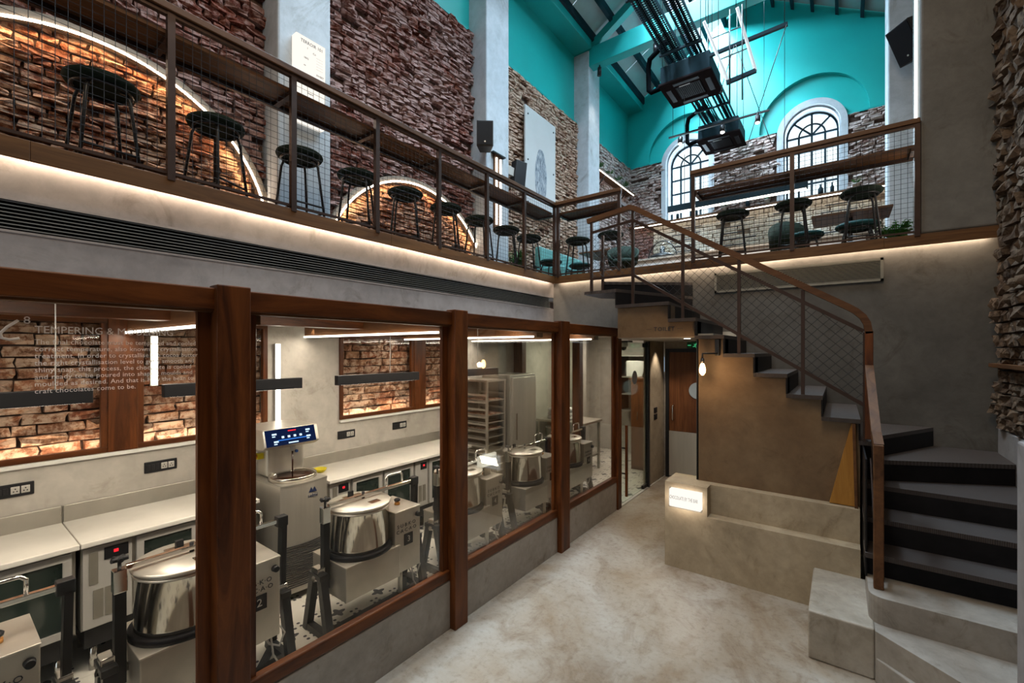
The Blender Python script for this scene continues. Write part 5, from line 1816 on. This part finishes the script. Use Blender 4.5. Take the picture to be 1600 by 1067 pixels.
for i, (x, y, lab) in enumerate(row2):
    t = copy_tree(s0)
    t.location = (x, y, ZS)
    t.rotation_euler = (0, 0, [0.2, 0.5, 0.15, 0.1, 0.05][i])
    tag(t, 'dark ' + lab, 'stool', 'dark round bar stools on the rear mezzanine')

# low seats, sofas and tables on the rear mezzanine
l0 = bar_stool(0.45, 'black_metal', 'seat_teal')
lows = [(-3.97, 6.42, 'low teal stool behind the corner post of the balcony'), (-3.72, 7.0, 'low teal stool beside the brown table left of the stair head'), (-0.36, 6.95, 'low teal stool behind the middle bar stool of the rear railing')]
for i, (x, y, lab) in enumerate(lows):
    t = l0 if i == 0 else copy_tree(l0)
    t.location = (x, y, MZ)
    tag(t, lab, 'stool', 'low teal stools')
sf = thing('banquette', 'pale teal upholstered bench along the left brick wall of the mezzanine', 'bench', (-4.2, 7.2, MZ))
MB().box(-4.50, -3.95, 6.75, 8.4, MZ, MZ + 0.42).build('seat', 'sofa_teal', sf, bevel=0.03, seg=3)
MB().box(-4.53, -4.40, 6.75, 8.4, MZ + 0.42, MZ + 0.82).build('backrest', 'sofa_teal', sf, bevel=0.04, seg=3)


def table(lab, x, y, w, d, h=0.74):
    t = thing('cafe_table', lab, 'table', (x, y, MZ), 'brown timber cafe tables')
    MB().box(x - w / 2, x + w / 2, y - d / 2, y + d / 2, MZ + h - 0.03, MZ + h).build('top', 'oak_x', t, bevel=0.004)
    MB().cyl((x, y, MZ + 0.02), (x, y, MZ + h - 0.03), 0.03, n=12).build('column', 'black_metal', t)
    MB().lathe([(0.22, 0), (0.22, 0.012), (0.04, 0.03)], (x, y, MZ), 24).build('foot', 'black_metal', t)


table('brown timber cafe table behind the short railing near the corner', -3.62, 7.75, 0.62, 0.8)
table('brown timber cafe table behind the right bar stool, before the dark column', 0.10, 7.55, 0.85, 0.6)


def tub_chair(lab, x, y, rz, mat):
    t = thing('tub_chair', lab, 'chair', (x, y, MZ), 'green tub chairs')
    MB().lathe([(0.2, 0.36), (0.24, 0.40), (0.24, 0.45), (0.20, 0.47), (0.02, 0.475)], (x, y, MZ), 28).build('seat', mat, t)
    n_, m_ = 20, MB()
    v = []
    for i in range(n_ + 1):
        a = rz + PI * 0.25 + PI * 1.5 * i / n_ - PI * 0.5
        hh = 0.47 + 0.30 * math.sin(PI * i / n_)
        for rr, z in ((0.22, 0.44), (0.25, 0.44), (0.27, hh), (0.24, hh)):
            v.append((x + rr * math.cos(a), y + rr * math.sin(a), MZ + z))
    f = []
    for i in range(n_):
        for k in range(4):
            f.append((i * 4 + k, i * 4 + (k + 1) % 4, (i + 1) * 4 + (k + 1) % 4, (i + 1) * 4 + k))
    f += [(0, 1, 2, 3), (n_ * 4 + 3, n_ * 4 + 2, n_ * 4 + 1, n_ * 4)]
    m_.add(v, f, True)
    m_.build('backrest', mat, t)
    for k in range(4):
        a = PI / 4 + k * PI / 2
        MB().tube([(x + 0.15 * math.cos(a), y + 0.15 * math.sin(a), MZ + 0.37), (x + 0.2 * math.cos(a), y + 0.2 * math.sin(a), MZ)], 0.012, 6).build('leg', 'black_metal', t)


t = copy_tree(l0)
t.location = (0.16, 6.78, MZ)
t.scale = (1.15, 1.15, 1.0)
tag(t, 'wide low dark teal stool under the right bar stool, before the table', 'stool', 'low teal stools')
tub_chair('green tub chair behind the middle post of the rear railing', -0.62, 7.7, PI * 0.9, 'seat_green')
tub_chair('dark green tub chair seen between the stair newel and the railing end', -3.02, 7.25, 0.4, 'seat_green')

# serving bar with glass dome
br = thing('serving_bar', 'long grey stone fronted serving bar on the rear mezzanine', 'counter', (-1.4, 8.8, MZ))
for i in range(6):
    x0 = -3.30 + i * 0.60
    MB().box(x0 + 0.002, x0 + 0.598, 8.50, 8.53, MZ, MZ + 0.665).build('stone_panel', 'bar_stone', br)
MB().box(-3.34, 0.34, 8.46, 9.2, MZ + 0.665, MZ + 0.705).build('top', 'bench_top', br, bevel=0.005)
MB().box(-3.28, 0.28, 8.53, 9.15, MZ, MZ + 0.665).build('carcass', 'black_metal', br)
dm = thing('glass_dome', 'big glass display dome on the serving bar over a dark stand', 'dome', (-2.85, 8.8, MZ + 0.705))
zb = MZ + 0.706
MB().lathe([(0.28, 0.0), (0.28, 0.10), (0.24, 0.24), (0.15, 0.34), (0.02, 0.38)], (-2.85, 8.82, zb), 28).build('dome', 'glass', dm)
MB().lathe([(0.26, 0.002), (0.24, 0.08), (0.16, 0.12), (0.05, 0.13), (0.05, 0.26), (0.02, 0.28)], (-2.85, 8.82, zb), 20).build('stand', 'black_metal', dm)
MB().tube([(-2.85 + 0.285 * math.cos(a), 8.82, zb + 0.385 * math.sin(a)) for a in [PI * i / 24 for i in range(25)]], 0.010, 6).build('rim', 'black_metal', dm)
for i, x in enumerate((-1.95, -1.75, -0.72, -0.45)):
    lb = thing('pastry_dome', ['first', 'second', 'third', 'fourth'][i] + ' small warm lit globe from the left on the serving bar', 'lamp', (x, 8.9, zb), 'warm globes on the serving bar')
    MB().lathe([(0.02, 0.002), (0.055, 0.03), (0.06, 0.06), (0.04, 0.10), (0.005, 0.115)], (x, 8.9, zb), 14).build('globe', 'glow_sign', lb)
# menu lettering printed on the pale wall: dark rows
mn = thing('menu_wall', 'dark menu lettering in rows across the pale far wall behind the bar', 'lettering', (-1.5, YF - 0.03, 4.7))
rng = random.Random(4)
for c, (x0, x1) in enumerate(((-3.55, -2.75), (-2.45, -1.55), (-1.35, -0.55), (-0.4, 0.35))):
    for r_ in range(9):
        z = 5.25 - r_ * 0.145
        MB().box(x0 + rng.uniform(0, .12), x1 - rng.uniform(0, .35), YF - 0.034, YF - 0.031, z, z + 0.022).build('row', 'ink', mn)
# potted plants
def fern(lab, x, y, z, R, H, n, pot_r, seed, cat='plant', group=None):
    t = thing('potted_fern', lab, cat, (x, y, z), group)
    MB().lathe([(pot_r * 0.75, 0), (pot_r, pot_r * 1.6), (pot_r * 1.05, pot_r * 1.6), (pot_r * 1.05, pot_r * 1.75), (pot_r * 0.9, pot_r * 1.75), (0.01, pot_r * 1.5)], (x, y, z), 18).build('pot', 'pot_white', t)
    rg = random.Random(seed)
    m_ = MB()
    z0 = z + pot_r * 1.6
    for i in range(n):
        a = rg.uniform(0, 2 * PI)
        L, hh = R * rg.uniform(0.5, 1.0), H * rg.uniform(0.5, 1.05)
        dx, dy = math.cos(a), math.sin(a)
        px, py = -dy, dx
        prev = None
        for k in range(7):
            q = k / 6
            cx_, cy_ = x + dx * L * q ** 1.2, y + dy * L * q ** 1.2
            cz_ = z0 + hh * (1.6 * q - 0.85 * q * q)
            w = 0.16 * R * math.sin(PI * min(1, 0.15 + q * 0.85)) * 0.5
            if k and k < 6:
                for s_ in (-1, 1):
                    m_.add([(cx_, cy_, cz_), (cx_ + px * s_ * w * 2.2 + dx * w, cy_ + py * s_ * w * 2.2 + dy * w, cz_ - w * 0.5), (cx_ + px * s_ * w * 1.2 + dx * w * 1.6, cy_ + py * s_ * w * 1.2 + dy * w * 1.6, cz_ + w * .2), (cx_ + dx * w, cy_ + dy * w, cz_ + 0.003)], [(0, 1, 2, 3)])
            p_ = [(cx_ + px * w * .3, cy_ + py * w * .3, cz_), (cx_ - px * w * .3, cy_ - py * w * .3, cz_)]
            if prev:
                m_.add(prev + p_, [(0, 1, 3, 2)])
            prev = p_
    o_ = m_.build('foliage', 'leaf', t)
    o_['kind'] = 'stuff'
    return t


fern('bushy green fern in a white pot beside the dark column on the rear mezzanine', 0.52, 6.75, MZ, 0.26, 0.30, 70, 0.10, 1)
fern('tall green plant between two bar stools by the second pilaster', -4.30, 5.92, MZ, 0.24, 0.55, 60, 0.10, 2)
wsf = thing('wall_shelf', 'lit timber shelf on the left brick wall beyond the third pilaster', 'shelf', (XL + 0.1, 10.3, 6.28))
MB().box(XL, XL + 0.24, 9.15, 11.3, 6.27, 6.31).build('board', 'oak_y', wsf)
MB().box(XL + 0.225, XL + 0.24, 9.15, 11.3, 6.255, 6.27).build('light_strip', 'glow_white', wsf)
for y in (9.6, 10.9):
    MB().bar((XL + 0.02, y, 6.05), (XL + 0.2, y, 6.27), 0.02, 0.02).build('bracket', 'black_metal', wsf)
for i, y in enumerate((9.5, 10.0, 10.5, 11.0)):
    fern('small potted plant, ' + ['nearest', 'second', 'third', 'farthest'][i] + ' on the lit shelf beyond the third pilaster', XL + 0.13, y, 6.312, 0.16, 0.18, 26, 0.06, 10 + i, 'plant', 'small plants on the lit left shelf')
for i, x in enumerate((-2.25, -1.35, 0.25)):
    fern('small potted plant, ' + ['left', 'middle', 'right'][i] + ' of three on the window ledge of the far wall', x, YF - 0.11, LEDGE + 0.002, 0.13, 0.14, 24, 0.06, 20 + i, 'plant', 'small plants on the window ledge')
for i, (x, r) in enumerate(((-3.35, 0.035), (-3.0, 0.03), (-2.9, 0.04), (-1.75, 0.045), (-0.35, 0.05), (-0.15, 0.035))):
    b = thing('bottle', 'small dark bottle, number %s from the left along the far window ledge' % ['one', 'two', 'three', 'four', 'five', 'six'][i], 'bottle', (x, YF - 0.08, LEDGE), 'bottles on the window ledge')
    MB().lathe([(r, 0), (r, 0.13), (r * 0.4, 0.18), (r * 0.4, 0.23)], (x, YF - 0.08, LEDGE + 0.001), 14).build('glass_body', 'purlin', b)

# ------------------------------------------------------------------ things on the left wall and columns
tp = thing('light_box', 'tall glowing white poster box headed TERROIR 101 on the first pilaster', 'sign', (XP + 0.05, 2.34, 4.9))
MB().box(XP - 0.002, XP + 0.085, 2.185, 2.49, 4.42, 5.27).build('box', 'glow_sign', tp, bevel=0.006)
text('heading', 'TERROIR 101', 0.045, (XP + 0.0865, 2.345, 5.215), '+x', 'ink', tp, 'CENTER', 0.001, 0.88, 1.02)
for z, y, s in ((5.165, 2.30, 'I'), (5.14, 2.37, 'Co'), (5.06, 2.285, '1842'), (4.985, 2.27, 'm'), (4.94, 2.43, 'SWEET'), (4.72, 2.33, 'beans')):
    text('small_print', s, 0.026, (XP + 0.0865, y, z), '+x', 'ink', tp, 'CENTER', 0.001)
m = MB()
for i in range(5):
    m.box(XP + 0.085, XP + 0.0862, 2.39, 2.46, 5.0 + i * 0.028, 5.003 + i * 0.028)
m.build('fine_lines', 'frame_grey', tp)
area('light_box_glow', (XP + 0.12, 2.34, 4.85), (1, 0, 0), 0.3, 0.8, 5, WARM2)


def speaker(lab, loc, w, h, d, rz, tilt=0.0):
    t = thing('loudspeaker', lab, 'speaker', loc, 'black wall loudspeakers')
    v = [(-d / 2, -w / 2, 0), (d / 2, -w / 2, 0), (d / 2, w / 2, 0), (-d / 2, w / 2, 0)]
    m_ = MB().prism([(-d / 2, -w * 0.32), (d / 2, -w / 2), (d / 2, w / 2), (-d / 2, w * 0.32)], 'z', -h / 2, h / 2)
    off = Vector(loc)
    m_.v = [tuple(Vector(p) + off) for p in m_.v]
    m_.build('cabinet', 'black_plastic', t, bevel=0.008)
    q = MB().box(d / 2, d / 2 + 0.008, -w / 2 + 0.015, w / 2 - 0.015, -h / 2 + 0.02, h / 2 - 0.02)
    q.v = [tuple(Vector(p) + off) for p in q.v]
    gq = q.build('front_grille', 'rubber', t)
    q = MB().cyl((d / 2 + 0.006, 0, -h * 0.33), (d / 2 + 0.012, 0, -h * 0.33), 0.012, n=10)
    q.v = [tuple(Vector(p) + off) for p in q.v]
    q.build('badge', 'frame_grey', gq)
    q = MB().bar((-d / 2 - 0.36, 0, 0), (-d / 2 + 0.01, 0, 0), 0.05, 0.14)
    q.v = [tuple(Vector(p) + off) for p in q.v]
    q.build('bracket', 'frame_grey', t)
    t.rotation_euler = (0, tilt, rz)
    return t


speaker('black loudspeaker on the near side of the second pilaster', (-4.15, 4.90, 5.26), 0.24, 0.37, 0.22, -PI * 0.28)
speaker('black loudspeaker turned away beside the hanging board', (-4.38, 6.02, 5.12), 0.22, 0.42, 0.2, PI * 0.42, 0.12)
speaker('black loudspeaker tilted high on the right column', (0.80, 8.25, 6.48), 0.34, 0.52, 0.3, -PI * 0.78, 0.45)
pl_ = thing('upright_lamp', 'upright wall lamp with two light tubes on the second pilaster', 'lamp', (XP, 5.42, 4.6))
MB().box(XP - 0.002, XP + 0.03, 5.33, 5.50, 4.07, 5.22).build('back_board', 'oak_y', pl_, bevel=0.003)
for y in (5.355, 5.455):
    MB().box(XP + 0.03, XP + 0.05, y, y + 0.025, 4.12, 5.16).build('tube', 'glow_white', pl_)
MB().box(XP, XP + 0.06, 5.27, 5.58, 5.215, 5.235).build('cap', 'black_metal', pl_)
po = thing('hanging_board', 'tall pale board with a printed cocoa pod drawing on the left wall', 'board', (XL + 0.1, 6.95, 5.7))
MB().box(-4.53, -4.50, 6.42, 7.45, 4.75, 6.54).build('board', 'poster_board', po, bevel=0.003)
m = MB()
n_ = 40
rim, top = [], []
for i in range(n_):
    a = 2 * PI * i / n_
    rr = 1.0 + 0.02 * math.sin(7 * a)
    rim.append((6.93 + 0.20 * rr * math.cos(a) * (1 - 0.12 * math.sin(a)), 5.42 + 0.49 * rr * math.sin(a)))
m.prism(rim, 'x', -4.501, -4.4975)
m.build('pod_drawing', 'pod_print', po)
for y, z in ((6.50, 6.40), (7.37, 6.40), (6.50, 5.58), (7.37, 5.58), (6.50, 4.82), (7.37, 4.82)):
    MB().cyl((-4.60, y, z), (-4.49, y, z), 0.016, n=10).build('bolt', 'black_metal', po)
# light strip on the edge of the dark column
cs_ = thing('column_light', 'upright light strip on the inner edge of the dark column', 'light', (0.6, 6.2, 4.5))
MB().box(0.600, 0.6185, 6.03, 6.05, MZ + 0.06, 7.2).build('strip', 'glow_white', cs_)
MB().box(0.596, 0.6185, 6.01, 6.07, 5.75, 6.5).build('cover', 'black_metal', cs_)
area_along('column_strip', (0.59, 6.04, MZ + 0.1), (0.59, 6.04, 7.2), (-1, 0.2, 0), 0.02, 6, WARM2)
# track spot on the third pilaster
ts = thing('track_spot', 'small black spotlight under the teal tie beam lighting the third pilaster', 'lamp', (-4.2, 8.75, 8.2))
MB().cyl((-4.15, 8.70, 8.27), (-4.15, 8.70, 8.20), 0.015, n=8).build('stem', 'black_metal', ts)
MB().cyl((-4.15, 8.70, 8.22), (-4.17, 8.72, 8.06), 0.045, n=14).build('can', 'black_metal', ts)
spot('pilaster_spot', (-4.12, 8.72, 8.05), (-4.36, 8.85, 5.2), 60, WARM2, 40, 0.6)
ts = thing('track_spot', 'small black spotlight under the middle of the teal tie beam', 'lamp', (-2.9, 8.75, 8.2))
MB().cyl((-2.95, 8.70, 8.27), (-2.95, 8.70, 8.20), 0.015, n=8).build('stem', 'black_metal', ts)
MB().cyl((-2.95, 8.70, 8.22), (-2.93, 8.66, 8.06), 0.045, n=14).build('can', 'black_metal', ts)

# ------------------------------------------------------------------ ceiling cassettes, cable trays


def cassette(lab, x0, y0, z, w):
    t = thing('ceiling_cassette', lab, 'air conditioner', (x0 + w / 2, y0 + w / 2, z), 'dark ceiling cassette units')
    x1, y1 = x0 + w, y0 + w
    MB().box(x0 + 0.03, x1 - 0.03, y0 + 0.03, y1 - 0.03, z + 0.06, z + 0.36).build('casing', 'cassette_case', t, bevel=0.01)
    fr_ = MB()
    a = 0.22
    fr_.prism([(x0, y0), (x1, y0), (x1, y1), (x0, y1)], 'z', z + 0.015, z + 0.06, [[(x0 + a, y0 + a), (x0 + a, y1 - a), (x1 - a, y1 - a), (x1 - a, y0 + a)]])
    fr_.build('face_frame', 'cassette_grey', t, bevel=0.012)
    gm = MB().box(x0 + a + 0.01, x1 - a - 0.01, y0 + a + 0.01, y1 - a - 0.01, z + 0.02, z + 0.05).build('grille', 'rubber', t)
    m_ = MB()
    for i in range(14):
        xx_ = x0 + a + 0.02 + (w - 2 * a - 0.04) * i / 13
        m_.box(xx_ - 0.003, xx_ + 0.003, y0 + a + 0.015, y1 - a - 0.015, z + 0.013, z + 0.02)
    m_.build('grille_bars', 'cassette_grey', gm)
    for q in ((x0 + a, x1 - a, y0 + 0.07, y0 + 0.15), (x0 + a, x1 - a, y1 - 0.15, y1 - 0.07), (x0 + 0.07, x0 + 0.15, y0 + a, y1 - a), (x1 - 0.15, x1 - 0.07, y0 + a, y1 - a)):
        MB().box(q[0], q[1], q[2], q[3], z + 0.008, z + 0.016).build('louvre', 'rubber', t, bevel=0.003)
    MB().box(x0 + a + 0.08, x0 + a + 0.26, y0 + a - 0.02, y0 + a - 0.005, z + 0.01, z + 0.016).build('badge', 'frame_grey', t)
    for x, y in ((x0 + 0.06, y0 + 0.06), (x1 - 0.06, y0 + 0.06), (x0 + 0.06, y1 - 0.06), (x1 - 0.06, y1 - 0.06)):
        MB().cyl((x, y, z + 0.3), (x, y, roof_z(x) - 0.02), 0.006, n=6).build('hanger_rod', 'black_metal', t)
    MB().tube([(x0 + 0.1, y0 + 0.35, z + 0.20), (x0 - 0.22, y0 + 0.30, z + 0.14), (x0 - 0.27, y0 + 0.30, z + 0.20), (x0 - 0.25, y0 + 0.22, z + 0.55), (x0 - 0.2, y0 + 0.15, z + 0.66), (x0 + 0.2, y0 - 0.05, z + 0.74)], 0.045, 10).build('insulated_pipe', 'cable_black', t)
    return t


cassette('dark ceiling cassette air conditioner nearest the camera', -2.57, 7.72, 6.75, 0.87)
cassette('dark ceiling cassette air conditioner by the far windows', -2.57, 10.25, 6.75, 0.87)
for nm, y0, y1, lab in (('cable_tray', 1.5, 8.3, 'perforated dark cable tray running overhead to the nearer cassette'), ('cable_tray', 8.3, 11.4, 'perforated dark cable tray between the two ceiling cassettes')):
    t = thing(nm, lab, 'tray', (-2.1, (y0 + y1) / 2, 7.35), 'perforated cable trays')
    for xa_, xb_ in ((-2.50, -2.20), (-2.10, -1.88)):
        MB().box(xa_, xb_, y0, y1, 7.30, 7.305).build('tray_bed', 'perforated_tray', t)
        for x in (xa_, xb_):
            MB().box(x - 0.003, x + 0.003, y0, y1, 7.30, 7.38).build('tray_side', 'purlin', t)
    for x, r in ((-2.43, 0.025), (-2.30, 0.03), (-2.02, 0.028), (-1.95, 0.022)):
        MB().tube([(x, y0, 7.34), (x, y1, 7.34)], r, 8).build('pipe', 'cable_black', t)
    n_ = int((y1 - y0) / 1.5)
    for i in range(n_ + 1):
        y = y0 + 0.2 + i * 1.5
        if y < y1:
            MB().box(-2.54, -1.84, y - 0.02, y + 0.02, 7.27, 7.30).build('cross_bar', 'purlin', t)
            for x in (-2.52, -1.86):
                MB().cyl((x, y, 7.28), (x, y, roof_z(x) - 0.02), 0.005, n=6).build('hanger_rod', 'black_metal', t)

# hanging light frame
lf = thing('hanging_lamp', 'hanging frame of two light tubes crossed by a dark bar under the roof', 'lamp', (-1.4, 7.5, 6.9))
P_ = lambda x, z, y=7.5: (x, y, z)
for a, b in (((-1.76, 7.42), (-1.41, 6.33)), ((-1.28, 7.42), (-1.03, 6.35))):
    MB().bar(P_(*a), P_(*b), 0.045, 0.03, (0, 1, 0)).build('profile', 'frame_grey', lf)
    d = MB().bar((a[0] + 0.012, 7.478, a[1] - 0.02), (b[0] + 0.012, 7.478, b[1] + 0.02), 0.022, 0.012, (0, 1, 0)).build('tube', 'glow_soft', lf)
MB().bar(P_(-1.43, 6.32), P_(-1.02, 6.36), 0.06, 0.05, (0, 1, 0)).build('lower_bar', 'purlin', lf)
MB().bar(P_(-1.68, 6.86, 7.53), P_(-0.62, 6.90, 7.53), 0.05, 0.05, (0, 1, 0)).build('cross_bar', 'purlin', lf)
for a, b in (((-1.66, 7.10), (-1.20, 7.11)), ((-1.54, 6.72), (-1.12, 6.74))):
    MB().bar(P_(*a), P_(*b), 0.014, 0.014, (0, 1, 0)).build('rung', 'black_metal', lf)
for x, z in ((-1.30, 7.40), (-1.74, 7.40), (-1.16, 6.90), (-0.66, 6.90)):
    MB().cyl((x, 7.53, z), (x, 7.53, roof_z(x) - 0.05), 0.006, n=6).build('hanger', 'black_metal', lf)
for x in (-1.37, -1.20):
    MB().cyl((x, 7.44, 5.95), (x, 7.44, 7.4), 0.010, n=8).build('drop_rod', 'black_metal', lf)
for a, b in (((-0.63, 6.88), (-1.0, 5.72)), ((-1.30, 6.86), (-0.97, 5.72)), ((-1.0, 5.72), (-1.16, 5.2)), ((-0.97, 5.72), (-0.82, 5.2)), ((-1.32, 6.86), (-1.52, 6.2))):
    MB().cyl(P_(*a), P_(*b), 0.006, n=6).build('wire', 'black_metal', lf)
tk = thing('track_light', 'black lighting track with three small spotlights hanging before the far windows', 'lamp', (-1.9, 9.0, 6.42))
MB().bar((-2.78, 9.0, 6.43), (-1.02, 9.0, 6.42), 0.035, 0.03).build('track', 'black_metal', tk)
for i, x in enumerate((-2.55, -1.78, -1.20)):
    MB().cyl((x, 9.0, 6.42), (x, 9.0, 6.36), 0.012, n=8).build('stem', 'black_metal', tk)
    cn = MB().cyl((x, 9.0, 6.37), (x, 8.97, 6.24), 0.045, n=14).build('can', 'black_metal', tk)
    MB().cyl((x, 8.9695, 6.238), (x, 8.968, 6.232), 0.034, n=14).build('lens', 'glow_spot', cn)
for x in (-2.7, -1.1):
    MB().cyl((x, 9.0, 6.44), (x, 9.0, roof_z(x) - 0.02), 0.004, n=6).build('hanger', 'black_metal', tk)
pb = thing('pendant_lamp', 'long dark linear pendant with a light line above the serving bar', 'lamp', (-1.45, 8.0, 4.66))
MB().box(-2.48, -0.40, 7.96, 8.04, 4.60, 4.72).build('housing', 'purlin', pb, bevel=0.004)
MB().box(-2.46, -0.42, 7.955, 8.03, 4.588, 4.60).build('diffuser', 'glow_white', pb)
for x in (-2.2, -0.7):
    MB().cyl((x, 8.0, 4.72), (x, 8.0, roof_z(x) - 0.02), 0.004, n=6).build('cord', 'black_metal', pb)
area_along('bar_pendant_light', (-2.4, 8.0, 4.57), (-0.45, 8.0, 4.57), (0, 0, -1), 0.05, 20, WARM2)
